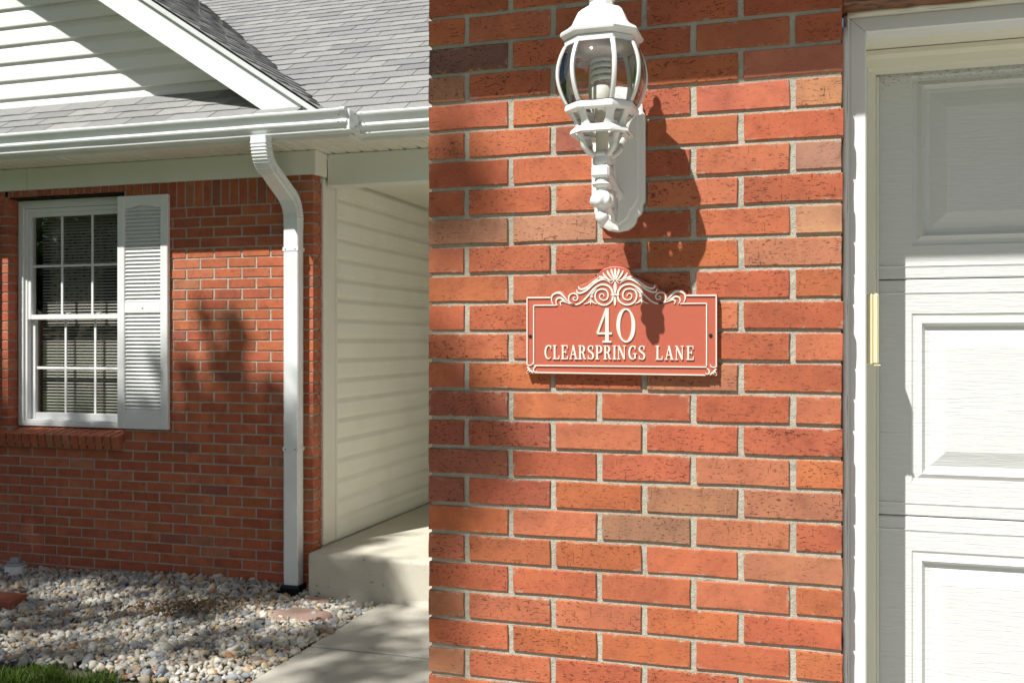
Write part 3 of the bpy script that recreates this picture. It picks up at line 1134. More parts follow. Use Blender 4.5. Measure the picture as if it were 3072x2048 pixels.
# brick return at the corner is part of the corner bricks; close its back
MB().box(HX - .10, HX - .006, HY + .085, 5.727, -.2, 2.80).obj('corner_core', M_MORTAR, hwall)
mret = MB()
for k in range(0, 46):
    zc = ZS - .0095 - CH * k - BH / 2 + CH * 2
    if zc < -.1 or zc > 2.67: continue
    mret.cbox(HX - .05, HX, HY + .0935 if k % 2 else HY + .0935, 5.727, zc - BH / 2, zc + BH / 2, .0015)
    if False: pass
rt = mret.obj('brick_return', M_BRICK_S, house); tag(rt, kind='stuff')
# porch ceiling and back wall
MB().box(HX, -0.80, 5.895, 8.38, 2.70, 2.72).obj('porch_ceiling', M_SOFFIT, house)
MB().box(HX, -0.80, 8.39, 8.5, .2, 2.9).obj('back_wall', M_CREAM, house)

# ------------------------------------------------------------------ roofs
TABW, EXPO = .3045, .127
ca, sa = math.cos(math.atan(P)), math.sin(math.atan(P))
tabs = []
for i in range(5):
    q = random.Random(50 + i)
    m = MB()
    w = TABW - .005
    d = EXPO + .055
    n = 3
    r0, r1 = [], []
    for k in range(n + 1):
        xx_ = w * k / n
        r0.append((xx_, q.uniform(-.003, .003), .0095 + q.uniform(-.0015, .003)))
        r1.append((xx_, d, .0015))
    bot = [(x, y, -.001) for x, y, z in r0]
    m.loft([bot, r0, r1], False, False)
    m.add([bot[0], r0[0], r1[0]], [(0, 1, 2)])
    m.add([bot[-1], r0[-1], r1[-1]], [(0, 2, 1)])
    me_ = m.mesh('shingle', False); me_.materials.append(M_SHING)
    tabs.append(me_)
roof = MB()
def plane(pts4):
    roof.add(pts4 + [(x, y, z - .03) for x, y, z in pts4], [(0, 1, 2, 3), (7, 6, 5, 4), (0, 4, 5, 1), (1, 5, 6, 2), (2, 6, 7, 3), (3, 7, 4, 0)])
ymain = 5.31
def z_main(y): return ZE + P * (y - ymain)
def z_gab(x): return ZE + P * (XR - x)
plane([(-9.5, ymain, ZE), (-0.2, ymain, ZE), (-0.2, 10.6, z_main(10.6)), (-9.5, 10.6, z_main(10.6))])
YR = 5.215                    # front edge of the gable roof
plane([(APX, YR, z_gab(APX)), (XR + .03, YR, z_gab(XR + .03)), (XR + .03, 9.5, z_gab(XR + .03)), (APX, 9.5, z_gab(APX))])
plane([(2 * APX - XR, YR, ZE), (APX, YR, z_gab(APX)), (APX, 9.5, z_gab(APX)), (2 * APX - XR, 9.5, ZE)])
# skirt roof at the foot of the gable
plane([(-9.5, 5.165, ZE - .0), (-2.90, 5.165, ZE - .0), (-3.30, HY + .02, ZE + P * (HY + .02 - 5.165)), (-9.5, HY + .02, ZE + P * (HY + .02 - 5.165))])
roof_o = roof.obj('roof', M_SHING_S, house)
shm = MB()
def project(p):
    d = Vector(p) - Vector((0, 0, EYE))
    th = R(YAW)
    Z = -d.x * math.sin(th) + d.y * math.cos(th)
    X = d.x * math.cos(th) + d.y * math.sin(th)
    f = 2267.0
    return 1176 + f * X / Z, 787 - f * d.z / Z, Z
tabc = []
def lay(origin, along, upv, n_rows, s0, s1, keep, prio, flush=False):
    A = Vector(along); U = Vector(upv).normalized(); N = A.cross(U).normalized()
    if N.z < 0: N = -N
    for r in range(n_rows):
        off = (r * .1525 * .97 + rng.uniform(-.006, .006)) % TABW
        s = s0 - TABW + off
        if flush: s = s0 - (TABW / 2 if r % 2 else 0)
        while s < s1:
            half = flush and s < s0 - .01
            p = Vector(origin) + A * (s0 if half else s) + U * (r * EXPO + rng.uniform(-.0025, .0025)) + N * .001
            c = p + A * (TABW / 2) + U * (EXPO / 2)
            if keep(c):
                if half: mat = Matrix(((A.x * .5, U.x, N.x, p.x), (A.y * .5, U.y, N.y, p.y), (A.z * .5, U.z, N.z, p.z), (0, 0, 0, 1)))
                else: mat = Matrix((( A.x, U.x, N.x, p.x), (A.y, U.y, N.y, p.y), (A.z, U.z, N.z, p.z), (0, 0, 0, 1)))
                X, Y, Z = project(c)
                inside = -60 < X < 1000 and -40 < Y < 340
                if prio == 1: mat = mat @ Matrix.Diagonal((1, 1, 1.2, 1))
                tabc.append((0 if inside else 1, Z, prio, mat))
            s += TABW
lay((-9.0, ymain, ZE), (1, 0, 0), (0, 1, P), 42, 0, 8.2, lambda c: z_gab(c.x) < z_main(c.y) + .06, 0)
lay((XR + .02, YR - .02, ZE - .0), (0, 1, 0), (-1, 0, P), 32, .0, 4.0, lambda c: z_main(c.y) < z_gab(c.x) + .015 and c.x > APX and c.x < XR + .02, 1, True)
lay((-9.0, 5.150, ZE - .004), (1, 0, 0), (0, 1, P), 4, 0, 6.05, lambda c: c.y < HY + .02 and z_gab(c.x + .1) > c.z + .03, 2)
tabc.sort(key=lambda q: (q[0], q[1]))
nt = 0
for q in tabc:
    if q[0] == 0 and nt < 300:
        o = bpy.data.objects.new('shingle', rng.choice(tabs))
        o.matrix_world = q[3]
        link(o, roof_o)
        nt += 1
    else:
        b = rng.choice(tabs)
        shm.add([q[3] @ v.co for v in b.vertices], [tuple(p.vertices) for p in b.polygons])
so = shm.obj('shingle_mass', M_SHING_S, house, None, False); tag(so, kind='stuff')
print('shingles', nt, len(tabc), sum(1 for q in tabc if q[0] == 0))
# rake board, drip edge and gable soffit
def along_rake(x, dz, y): return (x, y, z_gab(x) + dz)
xa = APX
zc_ = 2.944
m = MB()
m.prism([(xa, z_gab(xa) - .035), (xa, z_gab(xa) - .222), (XR - (zc_ + .222 - ZE) / P, zc_), (XR - (zc_ + .035 - ZE) / P, zc_)], YR, YR + .022)
rk_o = m.obj('rake_board', M_WHITE, house)
m = MB()
sec = [(-.001, YR - .026), (-.034, YR - .022), (-.034, YR - .004), (-.001, YR + .03)]
xb2 = XR + .03
m.loft([[(xa, y, z_gab(xa) + dz) for dz, y in sec], [(xb2, y, z_gab(xb2) + dz) for dz, y in sec]])
m.obj('drip_edge', M_GUTTER, house)
m = MB()
sec = [(-.205, YR + .0225), (-.205, HY + .03), (-.195, HY + .03), (-.195, YR + .0225)]
m.loft([[(xa, y, z_gab(xa) + dz) for dz, y in sec], [(XR - .34, y, z_gab(XR - .34) + dz) for dz, y in sec]])
m.obj('rake_soffit', M_SOFFIT, house)

# ------------------------------------------------------------------ downspout
def downspout():
    x0, x1 = -3.226, -3.122
    dep = .074
    parts = []
    def sect(c, tn, grow=0.0):
        """c = (y,z) centre, tn = unit (y,z) tangent"""
        ny, nz = -tn[1], tn[0]          # towards the street side
        w = (x1 - x0) / 2 + grow; d = dep / 2 + grow; cx = (x0 + x1) / 2
        o = []
        loop = [(-w + .006, -d), (-w * .5, -d), (-w * .44, -d + .003), (-w * .36, -d), (-.006, -d), (0, -d + .003), (.006, -d), (w * .36, -d), (w * .44, -d + .003), (w * .5, -d), (w - .006, -d), (w, -d + .006), (w, -.006), (w - .003, 0), (w, .006), (w, d - .006), (w - .006, d), (-w + .006, d), (-w, d - .006), (-w, -d + .006)]
        for a, b in loop:
            o.append((cx + a, c[0] - b * ny, c[1] - b * nz))
        return o
    def path(p):
        return p
    # centre line in the y-z plane
    yt, yb_ = 5.187, HY - .010 - dep / 2
    pts_ = []
    def arc(c0, ang0, ang1, rad, cy, cz, n):
        return [((cy + rad * math.cos(R(a)), cz + rad * math.sin(R(a))), a) for a in np.linspace(ang0, ang1, n)]
    slope = 60.0
    r_ = .17
    cl = []                       # (y, z, tangent angle from straight down towards the wall)
    z = GZ + .004
    cl.append((yt, z, 0, 0)); cl.append((yt, z - .035, 0, 0))
    a0 = (yt + r_, z - .035)
    n = 22
    for i in range(1, n + 1):
        th = R(slope * i / n)
        cl.append((a0[0] - r_ * math.cos(th), a0[1] - r_ * math.sin(th), slope * i / n, i))
    ye, ze = cl[-1][0], cl[-1][1]
    # lower bend must finish at yb_
    dy = r_ * (1 - math.cos(R(slope)))
    run = (yb_ - dy) - ye
    z2 = ze - run / math.tan(R(slope))
    cl.append((ye + run * .5, (ze + z2) / 2, slope, 0))
    cl.append((ye + run, z2, slope, 0))
    b0 = (yb_ - r_, z2 - r_ * math.sin(R(slope)))
    for i in range(n - 1, -1, -1):
        th = R(slope * i / n)
        cl.append((b0[0] + r_ * math.cos(th), b0[1] + r_ * math.sin(th), slope * i / n, i))
    zend = cl[-1][1]
    cl.append((yb_, zend - .05, 0, 0))
    el = MB()
    rings = []
    for y, z, a, i in cl:
        g_ = .0034 if (i % 2 == 1) else (-.0006 if i else 0.0012)
        rings.append(sect((y, z), (math.sin(R(a)), -math.cos(R(a))), g_))
    el.loft(rings)
    st = MB()
    zz_ = list(np.linspace(zend - .035, .062, 24))
    st.loft([sect((yb_ + rng.uniform(-.0008, .0008), z), (0, -1), 0.0 if z > .15 else rng.uniform(-.002, .001)) for z in zz_])
    d = st.obj('downspout', M_GUTTER, house, 25)
    el.obj('elbow', M_GUTTER, d, 25)
    for zb in (2.19, .93):
        b = MB()
        b.cbox(x0 - .003, x1 + .003, yb_ - dep / 2 - .0035, HY - .002, zb - .012, zb + .012, .001)
        b.cbox(x0 - .022, x0 - .003, HY - .006, HY - .002, zb - .012, zb + .012, .0005)
        bo = b.obj('strap', M_GUTTER, d)
        for sx in (x0 + .018, x1 - .018):
            q = MB(); q.lathe(0, 0, [(.004, 0), (.004, .002), (.002, .003)], 8)
            MB().add([(sx + v[0], yb_ - dep / 2 - .0035 - v[2], zb + v[1]) for v in q.v], q.f).obj('screw', M_SCREW, bo)
    ad = MB()
    ad.loft([[(cx_ + sx * (.060 + g), yb_ + sy * (.044 + g), z) for sx, sy in ((-1, -1), (1, -1), (1, 1), (-1, 1))] for cx_ in [(x0 + x1) / 2] for g, z in ((.004, -.12), (.004, .0), (.006, .058), (.002, .075), (-.004, .075))])
    ad.obj('drain_adapter', M_BLACK, d)
downspout()

# ------------------------------------------------------------------ wall lamp
AX, AY = -.4257, 2.005
lamp = thing('wall_lantern', 'white carriage lantern with curved glass panes on scrolled bracket above the address plaque', 'wall lamp', (AX, GY, 1.85))
ANG = [-27, 27, 63, 117, 153, 207, 243, 297]
def octo(r, z, ins=0.0):
    return [(AX + (r - ins) * math.sin(R(a)), AY - (r - ins) * math.cos(R(a)), z) for a in ANG]
def olo(prof, name, mat=M_LAMP, parent=lamp, smooth=28):
    m = MB(); m.loft([octo(r, z) for r, z in prof])
    return m.obj(name, mat, parent, smooth)
# cap with flared eave (hollow underneath)
olo([(.070, 2.222), (.0785, 2.2195), (.0885, 2.2265), (.0895, 2.231), (.086, 2.236), (.073, 2.244), (.064, 2.252), (.0575, 2.266), (.051, 2.279), (.043, 2.286), (.030, 2.289), (.0275, 2.292), (.0265, 2.301), (.020, 2.303)], 'cap')
olo([(.0765, 2.205), (.0795, 2.206), (.0795, 2.2185), (.074, 2.2195)], 'collar')
fin = MB()
fin.lathe(AX, AY, [(.022, 2.3025), (.027, 2.306), (.028, 2.312), (.025, 2.318), (.014, 2.324), (.010, 2.330), (.013, 2.336), (.018, 2.343), (.0195, 2.352), (.017, 2.364), (.011, 2.376), (.007, 2.386), (.0085, 2.392), (.008, 2.398), (.004, 2.405), (.0008, 2.408)], 20)
fin.obj('finial', M_LAMP, lamp, 60)
def globe_r(t):               # t 0 bottom .. 1 top
    z = 2.088 + t * (2.207 - 2.088)
    r = .0735 + (.0208) * math.sin(math.pi * min(1, t * .93 + .035)) ** .85 + .003 * t
    return r, z
for i, a in enumerate(ANG):
    rings = []
    for k in range(13):
        r, z = globe_r(k / 12)
        s_, c_ = math.sin(R(a)), math.cos(R(a))
        w = .0046
        o = []
        for (da, dr) in ((-w, -.004), (w, -.004), (w, .0005), (w * .5, .0022), (-w * .5, .0022), (-w, .0005)):
            o.append((AX + (r + dr) * s_ + da * c_, AY - (r + dr) * c_ + da * s_, z))
        rings.append(o)
    MB().loft(rings).obj('rib', M_LAMP, lamp, 50)
    b = ANG[(i + 1) % 8]
    if b < a: b += 360
    m = MB()
    nu, nv = 10, 14
    outer = []
    for j in range(nv + 1):
        r, z = globe_r(j / nv)
        for u in range(nu + 1):
            t_ = u / nu
            aa = a + (b - a) * t_
            # between flat chord and full arc
            chord = r * math.cos(R((b - a) / 2)) / math.cos(R(aa - (a + b) / 2))
            rr = (chord * .45 + r * .55) - .0015
            outer.append((AX + rr * math.sin(R(aa)), AY - rr * math.cos(R(aa)), z))
    f = []
    for j in range(nv):
        for u in range(nu):
            p = j * (nu + 1) + u
            f.append((p, p + 1, p + nu + 2, p + nu + 1))
    m.add(outer, f)
    m.obj('pane', M_GLASS, lamp, 180, False)
# lower ring, tapering basket and its foot ring
def oring(prof_out, thick, name):
    m = MB()
    pr = prof_out + [(r - thick, z) for r, z in reversed(prof_out)]
    rings = [octo(r, z) for r, z in pr] + [octo(*pr[0])]
    m.loft(rings, True, False)
    return m.obj(name, M_LAMP, lamp, 28)
oring([(.0735, 2.071), (.0785, 2.074), (.0795, 2.080), (.0775, 2.086), (.072, 2.089)], .010, 'ring')
oring([(.0565, 2.034), (.066, 2.026), (.0685, 2.028), (.067, 2.034), (.0575, 2.043)], .009, 'ring')
for i, a in enumerate(ANG):
    rings = []
    for k in range(8):
        t_ = k / 7
        z = 2.040 + t_ * .034
        r = .0555 + .0185 * t_ ** 1.7
        w = .0125 - .0045 * math.sin(math.pi * t_)
        s_, c_ = math.sin(R(a)), math.cos(R(a))
        rings.append([(AX + (r + dr) * s_ + da * c_, AY - (r + dr) * c_ + da * s_, z) for da, dr in ((-w, -.005), (0, -.003), (w, -.005), (w, -.002), (0, .001), (-w, -.002))])
    MB().loft(rings).obj('basket_post', M_LAMP, lamp, 40)
# four S-shaped yoke arms under the basket
for a in (-45, 45, 135, 225):
    pts_ = []
    for k in range(12):
        t_ = k / 11
        z = 2.030 - t_ * .046
        r = .058 - .038 * (t_ ** 1.1) + .010 * math.sin(math.pi * t_) * (1 - t_) - .006 * math.sin(2 * math.pi * t_)
        pts_.append((AX + r * math.sin(R(a)), AY - r * math.cos(R(a)), z))
    MB().tube(pts_, [.0075 - .002 * k / 11 for k in range(12)], 8).obj('yoke_arm', M_LAMP, lamp, 180)
MB().lathe(AX, AY, [(.012, 1.996), (.022, 1.990), (.0225, 1.986), (.0185, 1.983), (.0195, 1.976), (.0195, 1.971), (.0165, 1.966), (.015, 1.950), (.0155, 1.945)], 24).obj('stem_collar', M_LAMP, lamp, 50)
# scroll block on the stem
sb_ = MB()
sb_.cbox(AX - .019, AX + .019, AY - .021, AY + .020, 1.939, 1.9645, .005)
sb_.obj('stem_block', M_LAMP, lamp)
MB().lathe(AX, AY, [(.014, 1.9385), (.016, 1.932), (.0205, 1.927), (.0185, 1.923), (.0125, 1.920), (.0115, 1.914), (.0145, 1.911)], 24).obj('stem', M_LAMP, lamp, 50)
# leafy bulb
nb = 40
bp = [(.0145, 1.9115), (.019, 1.907), (.0225, 1.900), (.0238, 1.893), (.0225, 1.886), (.018, 1.8815), (.0115, 1.879), (.0085, 1.874), (.0095, 1.870)]
rings = []
for i, (r, z) in enumerate(bp):
    amp = .0026 * math.sin(math.pi * min(1, i / 6.0))
    rings.append([(AX + (r + amp * math.sin(8 * 2 * math.pi * k / nb + i * .5)) * math.cos(2 * math.pi * k / nb), AY + (r + amp * math.sin(8 * 2 * math.pi * k / nb + i * .5)) * math.sin(2 * math.pi * k / nb), z) for k in range(nb)])
MB().loft(rings).obj('leaf_bulb', M_LAMP, lamp, 60)
MB().lathe(AX, AY, [(.0095, 1.8695), (.0125, 1.866), (.0142, 1.861), (.0135, 1.855), (.0095, 1.849), (.0055, 1.845), (.0045, 1.841), (.001, 1.838)], 20).obj('lower_finial', M_LAMP, lamp, 60)
# arm back to the plate and side scrolls
arm = MB()
apts = [(AX, AY + .005, 1.951), (AX, AY + .05, 1.957), (AX, AY + .09, 1.950), (AX, AY + .13, 1.935), (AX, AY + .160, 1.930), (AX, AY + .178, 1.930)]
arm.tube(apts, [.010, .0105, .0105, .0115, .014, .017], 10)
arm.obj('arm', M_LAMP, lamp, 180)
def scroll(cy, cz, r0, turns, sgn, tail, rev=1):
    pts_ = [tail]
    n = 34
    for k in range(n + 1):
        t_ = k / n
        a = sgn * 2 * math.pi * turns * t_
        r = r0 * (1 - .78 * t_)
        pts_.append((AX, cy + r * math.cos(a) * rev, cz + r * math.sin(a)))
    return pts_
m = MB(); m.tube(scroll(AY + .080, 1.985, .030, 1.5, 1, (AX, AY + .118, 1.945)), .0068, 10); m.obj('scroll', M_LAMP, lamp, 180)
m = MB(); m.tube(scroll(AY + .085, 1.905, .028, 1.5, -1, (AX, AY + .125, 1.945)), .0068, 10); m.obj('scroll', M_LAMP, lamp, 180)
m = MB(); m.tube(scroll(AY + .125, 1.880, .018, 1.4, -1, (AX, AY + .150, 1.925)), .0045, 8); m.obj('scroll', M_LAMP, lamp, 180)
# back plate with stepped outline
def plate_outline(g):
    h = [(.0, 0), (.022, .004), (.034, .012), (.040, .020), (.043, .032), (.051, .038), (.0545, .046), (.055, .058), (.060, .066), (.0605, .076)]
    z0, z1 = 1.847, 2.172
    o = []
    for x, d in h: o.append((AX + max(0, x - g), z0 + d + g * (1 if d < .05 else .3)))
    for x, d in reversed(h): o.append((AX + max(0, x - g), z1 - d - g * (1 if d < .05 else .3)))
    left = [(2 * AX - x, z) for x, z in reversed(o)]
    pts_ = []
    for p in o + left:
        if not pts_ or (abs(p[0] - pts_[-1][0]) + abs(p[1] - pts_[-1][1])) > 1e-5: pts_.append(p)
    if abs(pts_[0][0] - pts_[-1][0]) + abs(pts_[0][1] - pts_[-1][1]) < 1e-5: pts_.pop()
    return pts_
o0 = plate_outline(0); o1 = plate_outline(.004); o2 = plate_outline(.014); o3 = plate_outline(.017)
n = min(map(len, (o0, o1, o2, o3)))
m = MB()
m.loft([[(x, GY - .001, z) for x, z in o0], [(x, GY - .012, z) for x, z in o0], [(x, GY - .016, z) for x, z in o1], [(x, GY - .0165, z) for x, z in o2], [(x, GY - .020, z) for x, z in o3]])
m.obj('back_plate', M_LAMP, lamp, 35)
# bulb, its spiral, and the candle sleeve
hl = MB()
pts_ = []
for k in range(121):
    t_ = k / 120
    a = 2 * math.pi * 4.2 * t_
    r = .0185 + .003 * math.sin(math.pi * t_)
    pts_.append((AX + r * math.cos(a), AY + r * math.sin(a), 2.134 + .052 * t_))
hl.tube(pts_, .0048, 8)
bul = hl.obj('spiral_bulb', M_BULB, lamp, 180)
MB().lathe(AX, AY, [(.0195, 2.128), (.021, 2.126), (.021, 2.100), (.0185, 2.092), (.0165, 2.075), (.0155, 2.060)], 24).obj('bulb_base', M_SOCKET, bul, 40)
MB().lathe(AX, AY, [(.0128, 2.0595), (.0128, 1.992), (.011, 1.990)], 20).obj('socket_sleeve', M_SOCKET, lamp, 40)

# ------------------------------------------------------------------ address plaque
SX0, SX1, SZ0, SZ1 = -.638, -.2073, 1.528, 1.7055
SYF = GY - .016               # face of the plate
sign = thing('address_plaque', 'terracotta address plaque with raised cream scrolls reading 40 Clearsprings Lane', 'plaque', ((SX0 + SX1) / 2, GY, SZ0))
def spx(x, y):
    """plaque drawing units (the traced drawing) to metres on the plate"""
    u = (x - 140) / 2048.0
    top = 468 - 38 * u
    bot = 1300 + 8 * u
    return SX0 + (SX1 - SX0) * u, SZ1 - (SZ1 - SZ0) * (y - top) / (bot - top)
def cat(pts_, n=8, closed=False):
    out = []
    P_ = [np.array(p, float) for p in pts_]
    N = len(P_)
    for i in range(N - 1):
        p0 = P_[max(i - 1, 0)]; p1 = P_[i]; p2 = P_[i + 1]; p3 = P_[min(i + 2, N - 1)]
        for k in range(n):
            t_ = k / n
            out.append(.5 * ((2 * p1) + (-p0 + p2) * t_ + (2 * p0 - 5 * p1 + 4 * p2 - p3) * t_ ** 2 + (-p0 + 3 * p1 - 3 * p2 + p3) * t_ ** 3))
    out.append(P_[-1])
    return out
outl = [(140, 468), (405, 464), (415, 450)] + [tuple(p) for p in cat([(430, 432), (470, 412), (520, 405), (570, 425), (605, 455), (640, 425), (690, 405), (705, 375), (735, 345), (800, 318), (870, 275), (925, 238), (945, 205), (985, 170), (1050, 145), (1120, 136), (1190, 143), (1250, 165), (1295, 200), (1318, 236), (1380, 265), (1450, 305), (1520, 330), (1560, 318), (1575, 355), (1600, 385), (1640, 400), (1665, 425), (1705, 395), (1760, 377), (1815, 383), (1850, 405), (1870, 430)], 3)] + [(1885, 434), (2188, 430), (2188, 1308), (140, 1300)]
po = [spx(x, y) for x, y in outl]
pl = MB()
pl.prism(po, SYF, GY - .002)
plo = pl.obj('plate', M_SIGN, sign)
# bevel the plate a little for a cast look
bv = plo.modifiers.new('bevel', 'BEVEL'); bv.width = .0016; bv.segments = 2; bv.limit_method = 'ANGLE'; bv.angle_limit = R(50)
def ribbon(pts_, wid, h=.0026, n=6, smooth=True, base=None, px=True):
    """raised stroke: pts in drawing units, wid one width or a list (drawing units)"""
    q = cat(pts_, n) if smooth and len(pts_) > 2 else [np.array(p, float) for p in pts_]
    if not hasattr(wid, '__len__'): wid = [wid] * len(pts_)
    ws = np.interp(np.linspace(0, 1, len(q)), np.linspace(0, 1, len(wid)), wid)
    yb0 = SYF if base is None else base
    L_, R_, Lt, Rt = [], [], [], []
    for i, p in enumerate(q):
        a = q[max(i - 1, 0)]; b = q[min(i + 1, len(q) - 1)]
        t_ = b - a
        l = math.hypot(*t_) or 1
        nx_, ny_ = -t_[1] / l, t_[0] / l
        w = ws[i] / 2
        for (lst, k, yy) in ((L_, 1.0, yb0 + .0005), (Lt, .86, yb0 - h), (Rt, -.86, yb0 - h), (R_, -1.0, yb0 + .0005)):
            X, Z = spx(p[0] + nx_ * w * k, p[1] + ny_ * w * k)
            lst.append((X, yy, Z))
    m = MB()
    m.loft([[L_[i], Lt[i], Rt[i], R_[i]] for i in range(len(q))], False, False)
    m.f.append((0, 1, 2, 3)); e = (len(q) - 1) * 4
    m.f.append((e + 3, e + 2, e + 1, e))
    return m
def orn(*ms, name='ornament'):
    m = MB()
    for k in ms: m.add(k.v, k.f)
    return m.obj(name, M_LETTER, sign)
# border: outer and inner lines, each a moulding of its own
W_ = 13
for name_, pts_ in (('border', [(149, 480), (149, 1190)]), ('border', [(149, 480), (412, 477)]), ('border', [(2178, 446), (2178, 1200)]), ('border', [(1872, 448), (2178, 446)]),
                    ('border', [(240, 1280), (2070, 1298)]), ('border', [(224, 560), (224, 1190)]), ('border', [(224, 560), (480, 557)]), ('border', [(2080, 530), (2080, 1200)]), ('border', [(1810, 534), (2080, 530)]), ('border', [(230, 1206), (2080, 1212)])):
    orn(ribbon(pts_, W_, .003, 1, False), name='border')
# corner flourishes
for sx in (1, -1):
    def mx(p): return (p[0], p[1]) if sx == 1 else (2328 - p[0], p[1] + 10)
    orn(ribbon([mx(p) for p in [(150, 1170), (150, 1195), (175, 1205), (205, 1195), (212, 1170)]], [12, 14, 12, 10, 5]), name='corner_flourish')
    orn(ribbon([mx(p) for p in [(245, 1215), (225, 1235), (222, 1262), (240, 1278), (262, 1265)]], [12, 14, 14, 10, 5]), name='corner_flourish')
    orn(ribbon([mx(p) for p in [(150, 1220), (170, 1245), (150, 1290)]], [10, 26, 18]), ribbon([mx(p) for p in [(215, 1285), (185, 1262), (150, 1282)]], [10, 22, 18]), name='corner_flourish')
# crest, mirrored about x=1122 (drawn a little wider at right for the slanted view)
CX = 1122
def mir(p, s):
    if s == 1: return p
    d = CX - p[0]
    return (CX + d * 1.055 + 2, p[1] - d * .034)
def spiral(cx_, cy_, r0, a0, turns, s, tailpts, r1=.12, n=22):
    pts_ = list(tailpts)
    for k in range(n + 1):
        t_ = k / n
        a = R(a0) + 2 * math.pi * turns * t_ * s
        r = r0 * (1 - (1 - r1) * t_)
        pts_.append((cx_ + r * math.cos(a), cy_ + r * math.sin(a)))
    return pts_
for s in (1, -1):
    # big central volute with its long sweeping arm
    vol = [(640, 545), (700, 548), (760, 520), (830, 450), (890, 380), (960, 336), (1030, 340), (1075, 375), (1097, 430), (1092, 490), (1062, 530), (1010, 553), (950, 540), (915, 500), (905, 450), (925, 402), (975, 382), (1025, 395), (1046, 440), (1035, 485), (995, 502), (962, 485), (955, 450), (978, 432), (1000, 446), (1000, 462)]
    orn(ribbon([mir(p, s) for p in vol], [14, 18, 18, 20, 20, 20, 22, 22, 22, 20, 18, 18, 18, 18, 18, 18, 18, 18, 16, 15, 14, 13, 12, 11, 10, 8], n=4))
    # outer small volute
    vo2 = [(620, 520), (615, 480), (628, 445), (662, 430), (700, 440), (716, 472), (705, 500), (676, 503), (664, 485), (676, 470), (688, 478)]
    orn(ribbon([mir(p, s) for p in [(690, 548), (650, 545)] + vo2], [16, 16, 16, 16, 16, 15, 15, 14, 13, 12, 11, 10, 8], n=4))
    # two swept leaves above
    orn(ribbon([mir(p, s) for p in [(724, 350), (730, 375), (760, 385), (820, 360), (890, 300), (945, 258)]], [10, 18, 22, 24, 18, 5], n=5))
    orn(ribbon([mir(p, s) for p in [(702, 392), (712, 420), (745, 425), (810, 395), (880, 330), (950, 285), (1010, 278), (1062, 312)]], [10, 18, 22, 24, 26, 26, 20, 5], n=5))
    orn(ribbon([mir(p, s) for p in [(948, 250), (1000, 262), (1045, 290), (1072, 322)]], [26, 24, 16, 4], n=5))
    # end leaf, three curls
    orn(ribbon([mir(p, s) for p in [(438, 545), (424, 500), (432, 455), (470, 428), (520, 428), (560, 462), (605, 515)]], [8, 14, 18, 22, 26, 20, 4], n=5))
    orn(ribbon([mir(p, s) for p in [(490, 560), (474, 525), (484, 490), (520, 478), (560, 500), (615, 530)]], [6, 12, 18, 22, 18, 4], n=5))
    orn(ribbon([mir(p, s) for p in [(532, 560), (522, 530), (540, 512), (580, 520), (665, 556)]], [6, 14, 18, 20, 4], n=5))
    # bell flower hanging beside the volute, with a bead
    fl_ = [ribbon([mir(p, s) for p in [(855, 480), (856, 510), (856, 545)]], [12, 26, 6], n=4), ribbon([mir(p, s) for p in [(850, 490), (835, 525), (785, 545)]], [10, 16, 6], n=4), ribbon([mir(p, s) for p in [(862, 490), (880, 522), (922, 543)]], [10, 16, 6], n=4)]
    orn(*fl_)
    cxb, cyb = mir((866, 462), s)
    orn(ribbon([(cxb - 13, cyb), (cxb + 13, cyb)], 26, n=1, smooth=False))
    orn(ribbon([mir(p, s) for p in [(866, 445), (885, 415), (920, 378)]], [18, 16, 4], n=4))
# palmette fan
for dx, top, w in ((0, 160, 30), (-42, 165, 26), (42, 165, 26), (-86, 180, 24), (86, 180, 24), (-132, 205, 22), (132, 205, 22)):
    b0_ = (CX + dx * .18, 285)
    orn(ribbon([(CX + dx, top), (CX + dx * .86, top + 32), (CX + dx * .5, top + 78), b0_], [w * .45, w, w * .75, 5], n=5))
# centre: pointed arch, dart and tie bar
orn(ribbon([(1082, 325), (1100, 300), (1122, 276)], [5, 10, 10], n=3), ribbon([(1122, 276), (1144, 300), (1164, 322)], [10, 10, 5], n=3))
orn(ribbon([(1122, 300), (1122, 335), (1122, 372), (1122, 425)], [8, 34, 38, 14], n=4))
orn(ribbon([(1078, 443), (1166, 440)], 20, .0034, 1, False))
orn(ribbon([(1120, 462), (1120, 510), (1120, 560)], [10, 34, 5], n=4))

